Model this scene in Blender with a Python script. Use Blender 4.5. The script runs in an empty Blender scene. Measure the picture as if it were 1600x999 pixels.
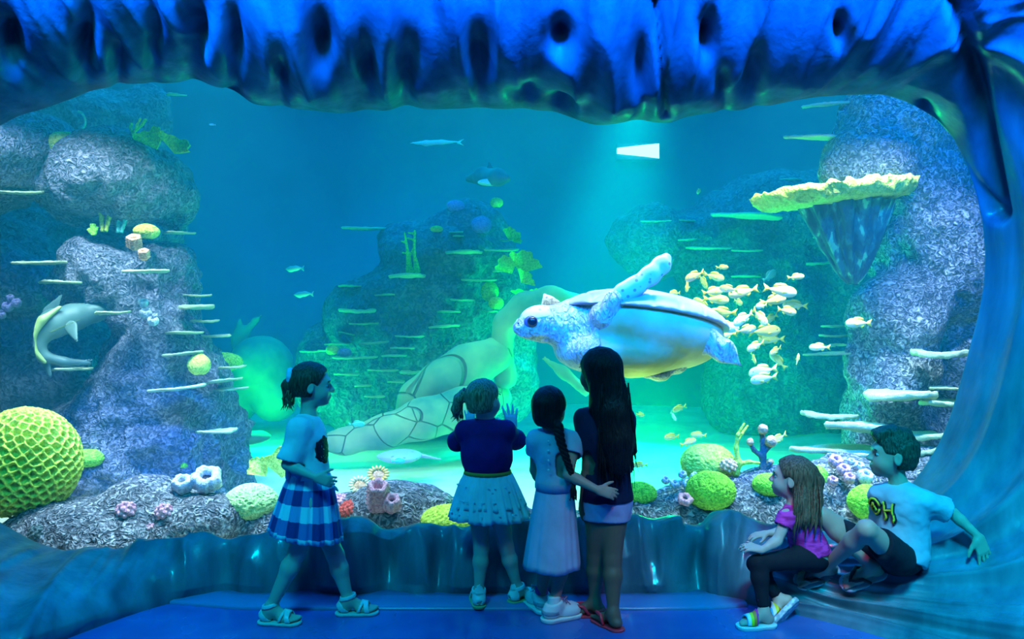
import bpy, math, random
import numpy as np
from mathutils import Vector, Matrix, Euler

PI = math.pi
random.seed(7)
sc = bpy.context.scene
col = sc.collection

# ------------------------------------------------------------------ camera
CAM_H, FPX = 1.38, 1250.0
cd = bpy.data.cameras.new('camera')
cam = bpy.data.objects.new('camera', cd)
col.objects.link(cam)
cam.location = (0, 0, CAM_H)
cam.rotation_euler = (PI / 2, 0, 0)
cd.sensor_width = 36
cd.lens = 36 * FPX / 1600
cd.clip_end = 100
sc.camera = cam

def at(px, py, Y):
    return np.array([(px - 800) / FPX * Y, Y, CAM_H - (py - 499.5) / FPX * Y])

def V3(a):
    return Vector((float(a[0]), float(a[1]), float(a[2])))

# ------------------------------------------------------------------ view, world
sc.view_settings.view_transform = 'Standard'
sc.view_settings.look = 'None'
sc.view_settings.gamma = 1
sc.view_settings.use_curve_mapping = False
sc.view_settings.exposure = 0.0
sc.cycles.max_bounces = 6
sc.cycles.diffuse_bounces = 2
sc.cycles.glossy_bounces = 2
sc.cycles.transparent_max_bounces = 12
sc.cycles.volume_bounces = 0
sc.cycles.sample_clamp_indirect = 4
w = bpy.data.worlds.new('world')
sc.world = w
w.use_nodes = True
w.node_tree.nodes['Background'].inputs[0].default_value = (0.01, 0.12, 0.6, 1)
w.node_tree.nodes['Background'].inputs[1].default_value = 0.06

# ------------------------------------------------------------------ lights
def lamp(name, kind, loc, target, energy, color, size=0.3, size_y=None, cone=60, blend=0.5, spread=None):
    l = bpy.data.lights.new(name, kind)
    l.energy = energy
    l.color = color
    if kind == 'AREA':
        l.shape = 'RECTANGLE'
        l.size = size
        l.size_y = size_y or size
        if spread: l.spread = math.radians(spread)
    elif kind == 'SPOT':
        l.shadow_soft_size = size
        l.spot_size = math.radians(cone)
        l.spot_blend = blend
    else:
        l.shadow_soft_size = size
    o = bpy.data.objects.new(name, l)
    col.objects.link(o)
    o.location = loc
    d = Vector(target) - Vector(loc)
    if d.length > 0:
        o.rotation_euler = d.to_track_quat('-Z', 'Y').to_euler()
    return o

# over the tank
lamp('tank_light_main', 'AREA', (0, 10.0, 5.2), (0, 10.0, 0), 560, (0.0, 0.42, 1.0), 11, 6)
lamp('tank_light_shaft', 'SPOT', (1.75, 10.2, 5.2), (0.8, 9.0, 0.0), 11000, (0.0, 1.0, 0.70), 0.3, cone=30, blend=0.7)
lamp('tank_light_green_right', 'POINT', (1.5, 8.6, 0.2), (0, 0, 0), 400, (0.0, 1.0, 0.16), 0.4)
lamp('tank_light_green_left', 'POINT', (-2.7, 8.8, 0.3), (0, 0, 0), 130, (0.0, 1.0, 0.20), 0.4)
lamp('tank_light_sand', 'AREA', (0.2, 7.2, 3.4), (0.2, 7.3, 0), 50, (0.12, 1.0, 0.55), 3.0, 1.0, spread=90)
lamp('tank_light_front_left', 'AREA', (-2.5, 4.9, 3.4), (-2.5, 5.6, 0.6), 105, (0.75, 0.90, 1.0), 2.2, 0.15, spread=85)
lamp('tank_light_front_right', 'AREA', (2.2, 4.8, 3.4), (2.3, 5.5, 0.6), 90, (0.75, 0.92, 1.0), 1.6, 0.15, spread=85)
lamp('tank_light_front_middle', 'AREA', (0.0, 4.75, 3.4), (0.0, 5.2, 0.3), 42, (0.85, 1.0, 1.0), 1.4, 0.15, spread=125)
lamp('tank_light_turtle', 'SPOT', (0.2, 4.75, 3.4), (0.6, 5.2, 1.4), 32, (0.95, 0.86, 1.0), 0.1, cone=45)
lamp('tank_light_turtle_low', 'SPOT', (1.0, 5.7, 0.2), (0.75, 5.15, 1.3), 45, (0.6, 1.0, 0.02), 0.1, cone=70)
# in the gallery, up at its ceiling
lamp('gallery_light_top', 'AREA', (0.0, 2.1, 3.75), (0, 3.6, 2.95), 540, (0.0, 0.13, 1.0), 6.0, 0.25, spread=60)
lamp('gallery_light_right', 'AREA', (1.0, 0.8, 3.8), (2.3, 3.2, 0.5), 48, (0.0, 0.66, 1.0), 0.5, 0.5, spread=60)
lamp('gallery_light_left', 'AREA', (-1.2, 1.0, 3.8), (-2.2, 3.4, 0.3), 42, (0.0, 0.66, 1.0), 0.6, 0.6, spread=90)
lamp('gallery_light_fill', 'AREA', (0.0, 0.4, 3.7), (0, 3.9, 0.3), 12, (0.08, 0.62, 1.0), 2.0, 0.4)
lamp('gallery_light_magenta', 'SPOT', (1.6, 0.8, 4.2), (0.50, 3.6, 0.42), 110, (1.0, 0.02, 0.22), 0.1, cone=10, blend=0.6)
lamp('gallery_light_pink', 'SPOT', (0.2, 0.8, 4.2), (1.38, 3.72, 0.33), 240, (1.0, 0.06, 0.3), 0.1, cone=11, blend=0.6)
lamp('added_corner_light', 'SPOT', (2.7, 0.7, 3.8), (2.15, 3.3, 0.25), 380, (0.02, 0.42, 1.0), 0.15, cone=22, blend=0.8)  # added spot to brighten the lower right drape, no known fixture

# ------------------------------------------------------------------ helpers: objects
def tag(o, label=None, cat=None, group=None, kind=None):
    if label: o['label'] = label
    if cat: o['category'] = cat
    if group: o['group'] = group
    if kind: o['kind'] = kind
    return o

def empty(name, loc=(0, 0, 0), label=None, cat=None, group=None):
    o = bpy.data.objects.new(name, None)
    col.objects.link(o)
    o.location = V3(loc)
    o.empty_display_size = 0.1
    return tag(o, label, cat, group)

def mesh_obj(name, verts, faces, mat, parent=None, smooth=True, uv=None):
    """verts in world coordinates; a parent is an Empty (or part) without rotation"""
    me = bpy.data.meshes.new(name)
    verts = np.asarray(verts, dtype=np.float32)
    if parent is not None:
        off = np.zeros(3)
        p = parent
        while p is not None:
            off += np.array(p.location)
            p = p.parent
        verts = verts - off.astype(np.float32)
    if isinstance(faces, np.ndarray):
        n, k = faces.shape
        me.vertices.add(len(verts))
        me.vertices.foreach_set('co', verts.ravel())
        me.loops.add(n * k)
        me.loops.foreach_set('vertex_index', faces.astype(np.int32).ravel())
        me.polygons.add(n)
        me.polygons.foreach_set('loop_start', np.arange(0, n * k, k, dtype=np.int32))
        me.update(calc_edges=True)
        me.validate()
    else:
        me.from_pydata([tuple(map(float, v)) for v in verts], [], faces)
    if smooth:
        me.polygons.foreach_set('use_smooth', np.ones(len(me.polygons), dtype=bool))
    if uv is not None:
        lay = me.uv_layers.new(name='UVMap')
        li = np.zeros(len(me.loops), dtype=np.int32)
        me.loops.foreach_get('vertex_index', li)
        lay.data.foreach_set('uv', np.asarray(uv, dtype=np.float32)[li].ravel())
    if mat is not None:
        me.materials.append(mat)
    o = bpy.data.objects.new(name, me)
    col.objects.link(o)
    if parent is not None:
        o.parent = parent
    return o

def children(o):
    return [c for c in bpy.data.objects if c.parent == o]

def grid_faces(nu, nv, closed_u=False, base=0):
    """faces of an nu x nv vertex grid, index = u*nv+v"""
    uu = np.arange(nu if closed_u else nu - 1)
    vv = np.arange(nv - 1)
    U, Vv = np.meshgrid(uu, vv, indexing='ij')
    a = U * nv + Vv
    b = ((U + 1) % nu) * nv + Vv
    return np.stack([a, b, b + 1, a + 1], -1).reshape(-1, 4) + base

# ------------------------------------------------------------------ helpers: noise
def _hash(i, j, k):
    n = (i.astype(np.int64) * 374761393 + j.astype(np.int64) * 668265263 + k.astype(np.int64) * 2147483647) & 0x7fffffff
    n = ((n ^ (n >> 13)) * 1274126177) & 0x7fffffff
    n = n ^ (n >> 16)
    return (n & 0xffff).astype(np.float32) / 65535.0

def vnoise(p):
    """value noise in 0..1 at points p (N,3)"""
    f = np.floor(p)
    i = f.astype(np.int64)
    t = (p - f).astype(np.float32)
    t = t * t * (3 - 2 * t)
    r = 0
    for dx in (0, 1):
        wx = t[:, 0] if dx else 1 - t[:, 0]
        for dy in (0, 1):
            wy = t[:, 1] if dy else 1 - t[:, 1]
            for dz in (0, 1):
                wz = t[:, 2] if dz else 1 - t[:, 2]
                r = r + wx * wy * wz * _hash(i[:, 0] + dx, i[:, 1] + dy, i[:, 2] + dz)
    return r

def fnoise(p, oct=4, gain=0.5):
    a, s, r = 1.0, 0.0, 0
    q = np.array(p, dtype=np.float64)
    for o in range(oct):
        r = r + a * (vnoise(q) - 0.5)
        s += a
        a *= gain
        q = q * 2.03 + 17.3
    return r / s * 2

# ------------------------------------------------------------------ helpers: signed-distance sculpting
class SDF:
    """a small distance-field grid: add blended shapes, then mesh() gives one continuous surface"""
    def __init__(s, lo, hi, h):
        s.lo = np.array(lo, float)
        s.h = h
        s.n = np.maximum(4, np.ceil((np.array(hi, float) - s.lo) / h).astype(int) + 1)
        s.d = np.full(tuple(s.n), 9.0, dtype=np.float32)

    def _block(s, lo, hi):
        a = np.clip(np.floor((np.array(lo) - s.lo) / s.h).astype(int), 0, s.n - 1)
        b = np.clip(np.ceil((np.array(hi) - s.lo) / s.h).astype(int) + 1, 0, s.n)
        if np.any(b - a <= 0):
            return None, None
        ax = [(s.lo[i] + s.h * np.arange(a[i], b[i])).astype(np.float32) for i in range(3)]
        P = np.stack(np.meshgrid(*ax, indexing='ij'), -1)
        return (slice(a[0], b[0]), slice(a[1], b[1]), slice(a[2], b[2])), P

    def _put(s, sl, d2, k, mode):
        d1 = s.d[sl]
        if mode == 'sub':
            d2 = -d2
            if k > 0:
                m = np.clip(0.5 - 0.5 * (d2 - d1) / k, 0, 1)
                s.d[sl] = d2 * (1 - m) + d1 * m + k * m * (1 - m)
            else:
                s.d[sl] = np.maximum(d1, d2)
        else:
            if k > 0:
                m = np.clip(0.5 + 0.5 * (d2 - d1) / k, 0, 1)
                s.d[sl] = d2 * (1 - m) + d1 * m - k * m * (1 - m)
            else:
                s.d[sl] = np.minimum(d1, d2)
        return s

    def cone(s, a, b, ra, rb, k=0.01, mode='add', flat=None):
        """tapered capsule; flat=(normal, factor) squashes the section along normal"""
        a = np.array(a, float); b = np.array(b, float)
        r = max(ra, rb) * (1.0 if flat is None else max(1.0, 1 / flat[1] * 0 + 1)) + k + 3 * s.h
        sl, P = s._block(np.minimum(a, b) - r, np.maximum(a, b) + r)
        if sl is None: return s
        ab = b - a
        L2 = max(1e-12, float(ab @ ab))
        pa = P - a.astype(np.float32)
        t = np.clip((pa @ ab.astype(np.float32)) / L2, 0, 1)
        q = pa - t[..., None] * ab.astype(np.float32)
        rad = ra + (rb - ra) * t
        if flat is not None:
            nrm = np.array(flat[0], float); nrm /= np.linalg.norm(nrm)
            dn = q @ nrm.astype(np.float32)
            q = q + (dn * (1 / flat[1] - 1))[..., None] * nrm.astype(np.float32)
            g = np.sqrt((q * q).sum(-1))
            d = (g - rad) * (flat[1] if True else 1)
            d = np.where(g > rad, d, d)
        else:
            d = np.sqrt((q * q).sum(-1)) - rad
        return s._put(sl, d.astype(np.float32), k, mode)

    def chain(s, pts, rads, k=0.01, flat=None):
        for i in range(len(pts) - 1):
            s.cone(pts[i], pts[i + 1], rads[i], rads[i + 1], k, flat=flat)
        return s

    def ell(s, c, r, R=None, k=0.01, mode='add'):
        c = np.array(c, float); r = np.array(r, float)
        e = r.max() + k + 3 * s.h
        sl, P = s._block(c - e, c + e)
        if sl is None: return s
        q = P - c.astype(np.float32)
        if R is not None:
            q = q @ np.array(R, np.float32)      # columns of R are the local axes
        k0 = np.sqrt(((q / r) ** 2).sum(-1)) + 1e-9
        k1 = np.sqrt(((q / (r * r)) ** 2).sum(-1)) + 1e-9
        d = k0 * (k0 - 1) / k1
        return s._put(sl, d.astype(np.float32), k, mode)

    def box(s, c, half, R=None, rad=0.0, k=0.0, mode='add'):
        c = np.array(c, float); half = np.array(half, float)
        e = np.linalg.norm(half) + k + 3 * s.h
        sl, P = s._block(c - e, c + e)
        if sl is None: return s
        q = P - c.astype(np.float32)
        if R is not None:
            q = q @ np.array(R, np.float32)
        q = np.abs(q) - (half - rad).astype(np.float32)
        d = np.sqrt((np.maximum(q, 0) ** 2).sum(-1)) + np.minimum(q.max(-1), 0) - rad
        return s._put(sl, d.astype(np.float32), k, mode)

    def half(s, p, n, k=0.0):
        """keep the side where (x-p).n < 0"""
        n = np.array(n, float); n /= np.linalg.norm(n)
        sl, P = s._block(s.lo, s.lo + s.h * s.n)
        d2 = ((P - np.array(p, np.float32)) @ n.astype(np.float32))
        s.d = np.maximum(s.d, d2.astype(np.float32))
        return s

    def shell(s, t):
        s.d = np.maximum(s.d, -(s.d + t))
        return s

    def union(s, o):
        s.d = np.minimum(s.d, o.d); return s

    def surf(s):
        d = s.d
        d = np.pad(d, 1, constant_values=9.0)
        lo = s.lo - s.h
        S = (d < 0)
        c = np.zeros(tuple(np.array(d.shape) - 1), np.uint8)
        n = np.array(d.shape) - 1
        for x in (0, 1):
            for y in (0, 1):
                for z in (0, 1):
                    c += S[x:x + n[0], y:y + n[1], z:z + n[2]]
        act = (c > 0) & (c < 8)
        ijk = np.argwhere(act)
        idx = np.full(tuple(n), -1, np.int64)
        idx[act] = np.arange(len(ijk))
        pos = np.zeros((len(ijk), 3)); cnt = np.zeros(len(ijk))
        cor = [(x, y, z) for x in (0, 1) for y in (0, 1) for z in (0, 1)]
        i, j, k = ijk.T
        for a in cor:
            for ax in range(3):
                if a[ax]: continue
                b = list(a); b[ax] = 1
                da = d[i + a[0], j + a[1], k + a[2]]
                db = d[i + b[0], j + b[1], k + b[2]]
                m = (da < 0) != (db < 0)
                t = np.where(m, da / np.where(m, da - db, 1), 0)
                t = np.clip(t, 0.02, 0.98)
                q = np.tile(np.array(a, float), (len(ijk), 1)); q[:, ax] += t
                pos[m] += q[m]; cnt[m] += 1
        pos = (pos / np.maximum(cnt, 1)[:, None] + ijk) * s.h + lo
        F = []
        # x edges
        for ax in range(3):
            sh = [slice(1, -1)] * 3
            A = [slice(1, -1)] * 3; B = [slice(1, -1)] * 3
            A[ax] = slice(0, -1); B[ax] = slice(1, None)
            sa = S[tuple(A)]; sb = S[tuple(B)]
            e = np.argwhere(sa != sb)
            if not len(e): continue
            inside = sa[tuple(e.T)]
            e = e.copy()
            for q in range(3):
                if q != ax: e[:, q] += 1
            o1, o2 = [(1, 2), (2, 0), (0, 1)][ax]
            def cell(da, db):
                f = e.copy(); f[:, o1] -= da; f[:, o2] -= db
                return idx[f[:, 0], f[:, 1], f[:, 2]]
            q = np.stack([cell(1, 1), cell(0, 1), cell(0, 0), cell(1, 0)], -1)
            q[~inside] = q[~inside][:, ::-1]
            F.append(q)
        return pos, np.concatenate(F) if F else np.zeros((0, 4), int)

    def mesh(s, name, mat, parent=None, smooth_it=1, disp=None, xf=None):
        v, f = s.surf()
        v = relax(v, f, smooth_it)
        if disp is not None:
            v = v + vnormals(v, f) * disp(v)[:, None]
        if xf is not None:
            v = xf(v)
        return mesh_obj(name, v, f, mat, parent)

def relax(v, f, n):
    for _ in range(n):
        acc = np.zeros_like(v); cnt = np.zeros(len(v))
        for a in range(4):
            b = (a + 1) % 4
            np.add.at(acc, f[:, a], v[f[:, b]]); np.add.at(cnt, f[:, a], 1)
            np.add.at(acc, f[:, b], v[f[:, a]]); np.add.at(cnt, f[:, b], 1)
        v = 0.4 * v + 0.6 * acc / np.maximum(cnt, 1)[:, None]
    return v

def vnormals(v, f):
    fn = np.cross(v[f[:, 2]] - v[f[:, 0]], v[f[:, 3]] - v[f[:, 1]])
    n = np.zeros_like(v)
    for a in range(4):
        np.add.at(n, f[:, a], fn)
    return n / (np.linalg.norm(n, axis=1, keepdims=True) + 1e-12)

def sdf_box(pts, pad, h):
    p = np.array(pts)
    return SDF(p.min(0) - pad, p.max(0) + pad, h)

def tube(pts, rads, n=8, cap=True):
    """verts, faces(list) of a tube along pts"""
    pts = np.array(pts, float)
    if np.isscalar(rads): rads = [rads] * len(pts)
    T = np.gradient(pts, axis=0)
    T /= np.linalg.norm(T, axis=1, keepdims=True) + 1e-12
    ref = np.array([0.0, 0, 1]) if abs(T[0][2]) < 0.9 else np.array([1.0, 0, 0])
    vs = []
    for p, t, r in zip(pts, T, rads):
        a = np.cross(t, ref); a /= np.linalg.norm(a) + 1e-12
        b = np.cross(t, a)
        ref = np.cross(a, t)
        for i in range(n):
            w_ = 2 * PI * i / n
            vs.append(p + r * (math.cos(w_) * a + math.sin(w_) * b))
    fs = []
    for i in range(len(pts) - 1):
        for j in range(n):
            k = (j + 1) % n
            fs.append((i * n + j, i * n + k, (i + 1) * n + k, (i + 1) * n + j))
    if cap:
        fs.append(tuple(range(n))[::-1])
        fs.append(tuple(range((len(pts) - 1) * n, len(pts) * n)))
    return vs, fs

class MB:
    """collects shapes into one mesh"""
    def __init__(s): s.v = []; s.f = []
    def add(s, v, f):
        b = len(s.v)
        s.v += [np.array(x, float) for x in v]
        s.f += [tuple(int(i) + b for i in q) for q in f]
        return s
    def tube(s, pts, rads, n=8, cap=True): return s.add(*tube(pts, rads, n, cap))
    def ball(s, c, r, nu=12, nv=8, R=None):
        r = np.ones(3) * r
        vs, fs = [], []
        for i in range(nv + 1):
            t = PI * i / nv
            for j in range(nu):
                a = 2 * PI * j / nu
                q = np.array([math.sin(t) * math.cos(a), math.sin(t) * math.sin(a), math.cos(t)]) * r
                vs.append(np.array(c) + (R @ q if R is not None else q))
        for i in range(nv):
            for j in range(nu):
                k = (j + 1) % nu
                fs.append((i * nu + j, (i + 1) * nu + j, (i + 1) * nu + k, i * nu + k))
        return s.add(vs, fs)
    def build(s, name, mat, parent=None, smooth=True):
        return mesh_obj(name, np.array(s.v), s.f, mat, parent, smooth)

def axes(x, up=(0, 0, 1)):
    """orthonormal frame (columns) with first axis x and third axis close to up"""
    x = np.array(x, float); x /= np.linalg.norm(x)
    z = np.array(up, float); z = z - (z @ x) * x; z /= np.linalg.norm(z)
    return np.stack([x, np.cross(z, x), z], 1)

# ------------------------------------------------------------------ helpers: materials
def mat(name, color, rough=0.6, spec=0.5, metallic=0.0, coat=0.0, sheen=0.0):
    m = bpy.data.materials.new(name)
    m.use_nodes = True
    b = m.node_tree.nodes['Principled BSDF']
    b.inputs['Base Color'].default_value = (*color, 1)
    b.inputs['Roughness'].default_value = rough
    b.inputs['Specular IOR Level'].default_value = spec
    b.inputs['Metallic'].default_value = metallic
    b.inputs['Coat Weight'].default_value = coat
    b.inputs['Sheen Weight'].default_value = sheen
    return m

def N(m, t, **kw):
    n = m.node_tree.nodes.new(t)
    for k, v in kw.items():
        setattr(n, k, v)
    return n

def L(m, a, ai, b, bi):
    m.node_tree.links.new(a.outputs[ai], b.inputs[bi])

def coords(m, scale=(1, 1, 1), kind='Object', world=False):
    tc = N(m, 'ShaderNodeTexCoord')
    mp = N(m, 'ShaderNodeMapping')
    mp.inputs['Scale'].default_value = scale
    if world:
        g = N(m, 'ShaderNodeNewGeometry')
        L(m, g, 'Position', mp, 'Vector')
    else:
        L(m, tc, kind, mp, 'Vector')
    return mp

def ramp(m, stops):
    r = N(m, 'ShaderNodeValToRGB')
    e = r.color_ramp.elements
    while len(e) < len(stops): e.new(0.5)
    for q, (p, c) in zip(e, stops):
        q.position = p
        q.color = (*c, 1)
    return r

def tex_mat(name, stops, scale=6, detail=6, rough=0.7, spec=0.4, bump=0.4, bump_dist=0.02, stretch=(1, 1, 1), kind='noise', bscale=None, distort=0.0, coat=0.0):
    """procedural colour (noise / voronoi / wave) with a matching bump"""
    m = mat(name, stops[0][1], rough, spec, coat=coat)
    b = m.node_tree.nodes['Principled BSDF']
    mp = coords(m, stretch)
    def tx(sc_):
        if kind == 'voronoi':
            t = N(m, 'ShaderNodeTexVoronoi'); t.feature = 'SMOOTH_F1'
            t.inputs['Scale'].default_value = sc_
            return t, 'Distance'
        if kind == 'cells':
            t = N(m, 'ShaderNodeTexVoronoi'); t.feature = 'DISTANCE_TO_EDGE'
            t.inputs['Scale'].default_value = sc_
            return t, 'Distance'
        t = N(m, 'ShaderNodeTexNoise')
        t.inputs['Scale'].default_value = sc_
        t.inputs['Detail'].default_value = detail
        t.inputs['Distortion'].default_value = distort
        return t, 'Fac'
    t, o = tx(scale)
    L(m, mp, 0, t, 'Vector')
    r = ramp(m, stops)
    L(m, t, o, r, 'Fac')
    L(m, r, 'Color', b, 'Base Color')
    if bump > 0:
        if bscale:
            t2, o2 = tx(bscale); L(m, mp, 0, t2, 'Vector')
        else:
            t2, o2 = t, o
        bp = N(m, 'ShaderNodeBump')
        bp.inputs['Strength'].default_value = bump
        bp.inputs['Distance'].default_value = bump_dist
        L(m, t2, o2, bp, 'Height')
        L(m, bp, 'Normal', b, 'Normal')
    return m
EYE = mat('wet_eye', (0.01, 0.01, 0.015), 0.08, 0.8)
def px(v, Y): return v * Y / FPX
# ================================================================== THE SETTING
# --- wet blue plastic drapery round the window
def drape_mat():
    m = mat('sculpted_plastic', (0.2, 0.4, 0.62), 0.38, 0.32, coat=0.28)
    b = m.node_tree.nodes['Principled BSDF']
    b.inputs['Coat Roughness'].default_value = 0.12
    mp = coords(m, (1.0, 1.0, 0.16))
    t = N(m, 'ShaderNodeTexNoise'); t.inputs['Scale'].default_value = 9; t.inputs['Detail'].default_value = 5
    L(m, mp, 0, t, 'Vector')
    r = ramp(m, [(0.3, (0.045, 0.10, 0.14)), (0.55, (0.085, 0.165, 0.21)), (0.75, (0.14, 0.225, 0.27))])
    L(m, t, 'Fac', r, 'Fac'); L(m, r, 'Color', b, 'Base Color')
    mp2 = coords(m, (1, 1, 0.35))
    t2 = N(m, 'ShaderNodeTexNoise'); t2.inputs['Scale'].default_value = 30; t2.inputs['Detail'].default_value = 4
    L(m, mp2, 0, t2, 'Vector')
    bp = N(m, 'ShaderNodeBump'); bp.inputs['Strength'].default_value = 0.25; bp.inputs['Distance'].default_value = 0.012
    L(m, t2, 'Fac', bp, 'Height'); L(m, bp, 'Normal', b, 'Normal')
    return m
DRAPE = drape_mat()
DRAPE_TOP = drape_mat()          # same plastic, less glossy on the overhang to mute green lamp glints
DRAPE_TOP.name = 'dull_sculpted_plastic'
_b = DRAPE_TOP.node_tree.nodes['Principled BSDF']
_b.inputs['Roughness'].default_value = 0.6
_b.inputs['Specular IOR Level'].default_value = 0.2
_b.inputs['Coat Weight'].default_value = 0.06

YG = 4.15
bottom = [(0, 817), (51, 846), (112, 865), (156, 860), (184, 865), (212, 852), (238, 841), (282, 848), (326, 839), (374, 836), (408, 839), (439, 831), (480, 820), (530, 812), (567, 809), (612, 819), (646, 826), (676, 815), (707, 819), (727, 826), (751, 812), (790, 809), (830, 809), (870, 815), (920, 812), (969, 809), (992, 802), (1013, 810), (1033, 809), (1050, 803), (1069, 822), (1090, 815), (1112, 800), (1140, 801), (1175, 810), (1205, 826)]
right = [(1250, 832), (1290, 830), (1350, 818), (1400, 787), (1430, 750), (1452, 720), (1470, 688), (1486, 648), (1500, 600), (1515, 545), (1527, 500), (1537, 450), (1540, 400), (1535, 345), (1525, 300), (1510, 255), (1490, 215), (1460, 183), (1420, 160)]
top = [(1380, 147), (1330, 148), (1280, 151), (1240, 157), (1200, 166), (1160, 172), (1110, 176), (1070, 183), (1045, 193), (1020, 191), (990, 188), (960, 194), (930, 196), (900, 187), (860, 178), (820, 172), (760, 170), (700, 170), (650, 172), (590, 174), (530, 177), (470, 171), (430, 167), (395, 163), (375, 148), (345, 138), (310, 128), (260, 130), (200, 131), (150, 140), (110, 155), (60, 172), (30, 180), (0, 196)]
left = [(-40, 225), (-80, 270), (-105, 340), (-120, 420), (-122, 520), (-112, 620), (-95, 700), (-60, 765), (-30, 798)]
outer_keys = {}
def O_of(seg, i, E):
    x, z = E[0], E[2]
    if seg == 'bottom':
        pass
    return None
cont = [(p, 'bottom') for p in bottom] + [(p, 'right') for p in right] + [(p, 'top') for p in top] + [(p, 'left') for p in left]
E0 = np.array([at(p[0], p[1], YG) for p, _ in cont])
# outer edge: key stations (contour index -> world point)
nb, nr, nt, nl = len(bottom), len(right), len(top), len(left)
keys = {}
keys[0] = (-2.9, 2.1, 0.05); keys[1] = (-2.45, 2.5, 0); keys[2] = (-2.1, 3.1, 0); keys[4] = (-1.9, 3.5, 0); keys[6] = (-1.78, 3.75, 0); keys[7] = (-1.62, 3.95, 0)
for i in range(8, nb - 1):
    keys[i] = (E0[i][0] * 0.95, 3.98, 0.0)
keys[nb - 3] = (1.02, 3.97, 0); keys[nb - 2] = (1.1, 3.92, 0); keys[nb - 1] = (1.22, 3.82, 0)
rk = {0: (1.38, 3.7, 0), 1: (1.58, 3.52, 0), 2: (1.82, 3.2, 0), 3: (2.1, 2.75, 0), 4: (2.35, 2.4, 0.03), 6: (2.75, 2.1, 0.2), 8: (3.05, 2.0, 0.6), 10: (3.25, 2.0, 1.2), 12: (3.3, 2.0, 1.8), 14: (3.25, 2.1, 2.4), 16: (3.05, 2.35, 2.9), 18: (2.7, 2.8, 3.35)}
for i, v in rk.items(): keys[nb + i] = v
for i in range(0, nt):
    x = E0[nb + nr + i][0]
    keys[nb + nr + i] = (x * 1.12, 3.35 - 0.35 * max(0, (abs(x) - 1.9)) * 0.8, 3.55)
lk = {0: (-3.1, 2.5, 3.2), 2: (-3.35, 2.1, 2.5), 4: (-3.4, 2.0, 1.7), 6: (-3.3, 2.0, 0.8), 8: (-3.05, 2.0, 0.2)}
for i, v in lk.items(): keys[nb + nr + nt + i] = v
nc = len(cont)
seglen = np.linalg.norm(np.roll(E0, -1, 0) - E0, axis=1)
s0 = np.concatenate([[0], np.cumsum(seglen)])[:nc]
Ltot = seglen.sum()
NU = 1100
su = np.linspace(0, Ltot, NU, endpoint=False)
def per(xs, ys):
    xs = np.concatenate([xs - Ltot, xs, xs + Ltot]); ys = np.concatenate([ys, ys, ys])
    return np.interp(su, xs, ys)
def smooth_per(a, n):
    for _ in range(n):
        a = 0.5 * a + 0.25 * (np.roll(a, 1, 0) + np.roll(a, -1, 0))
    return a
E = np.stack([per(s0, E0[:, i]) for i in range(3)], 1)
E = smooth_per(E, 6)
ki = np.array(sorted(keys)); kv = np.array([keys[i] for i in ki])
Oo = np.stack([per(s0[ki], kv[:, i]) for i in range(3)], 1)
Oo = smooth_per(Oo, 60)
segn = np.array([{'bottom': 0, 'right': 1, 'top': 2, 'left': 3}[g] for _, g in cont])
def wseg(q, n=60): return smooth_per(np.interp(su, s0, (segn == q).astype(float)), n)
wb, wr, wt, wl = [wseg(q) for q in range(4)]
# bezier controls
D = Oo - E
C1 = E + wt[:, None] * np.array([0, -0.42, -0.02]) + (wr + wl)[:, None] * np.array([0, -0.5, 0.0]) + wb[:, None] * np.array([0, -0.10, 0.03])
outw = np.zeros((NU, 3)); outw[:, 0] = E[:, 0] - 0.0; outw[:, 2] = E[:, 2] - 1.4
outw /= np.linalg.norm(outw, axis=1, keepdims=True)
C1 += (wr + wl)[:, None] * outw * 0.04
C2 = Oo + wt[:, None] * np.array([0, -0.05, -0.75]) + (wr + wl)[:, None] * (-D * 0.35 + outw * 0.12) + wb[:, None] * np.array([0, 0.0, 0.2])
NV = 130
vv = np.linspace(0, 1, NV) ** 1.15
def bez(v):
    v = v[None, :, None]
    return (1 - v) ** 3 * E[:, None] + 3 * v * (1 - v) ** 2 * C1[:, None] + 3 * v * v * (1 - v) * C2[:, None] + v ** 3 * Oo[:, None]
P = bez(vv)
du = np.roll(P, -1, 0) - np.roll(P, 1, 0)
dv = np.gradient(P, axis=1)
Nn = np.cross(du, dv); Nn /= np.linalg.norm(Nn, axis=2, keepdims=True) + 1e-9
if (Nn[int(NU * 0.1), NV // 2][1]) > 0: Nn = -Nn          # face the gallery
# folds
S = np.repeat(su[:, None], NV, 1); Vg = np.repeat(vv[None, :], NU, 0)
def n2(a, b, c=0.0):
    return vnoise(np.stack([a.ravel(), b.ravel(), np.full(a.size, c)], 1)).reshape(a.shape)
W = lambda w_: w_[:, None]
env = np.clip(Vg / 0.22, 0, 1) ** 1.3 * np.clip((1 - Vg) / 0.1, 0, 1)
slant = S + 0.10 * Vg * np.sin(S * 1.3)
f_big = n2(slant * 3.6, Vg * 1.0, 3.3)
f_mid = n2(slant * 7.5 + 0.6 * f_big, Vg * 1.5, 7.7)
f_fine = n2(slant * 17.0, Vg * 2.2, 1.1)
ridge = lambda n: (1 - np.abs(2 * n - 1)) ** 1.8
folds = 0.11 * (f_big - 0.5) + 0.075 * (ridge(f_mid) - 0.35) + 0.020 * (ridge(f_fine) - 0.3)
# folds that run along the sides like pulled cloth
c_big = n2(Vg * 7 + 0.5 * n2(S * 0.9, Vg * 2, 5.0), S * 0.55, 9.1)
c_mid = n2(Vg * 22, S * 1.1, 2.2)
run = 0.10 * (ridge(c_big) - 0.35) + 0.018 * (ridge(c_mid) - 0.3)
amp_t = W(wt) * 0.95 + W(wb) * 0.66
disp_ = env * (amp_t * folds + W(wr + wl) * run * 0.75)
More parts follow.
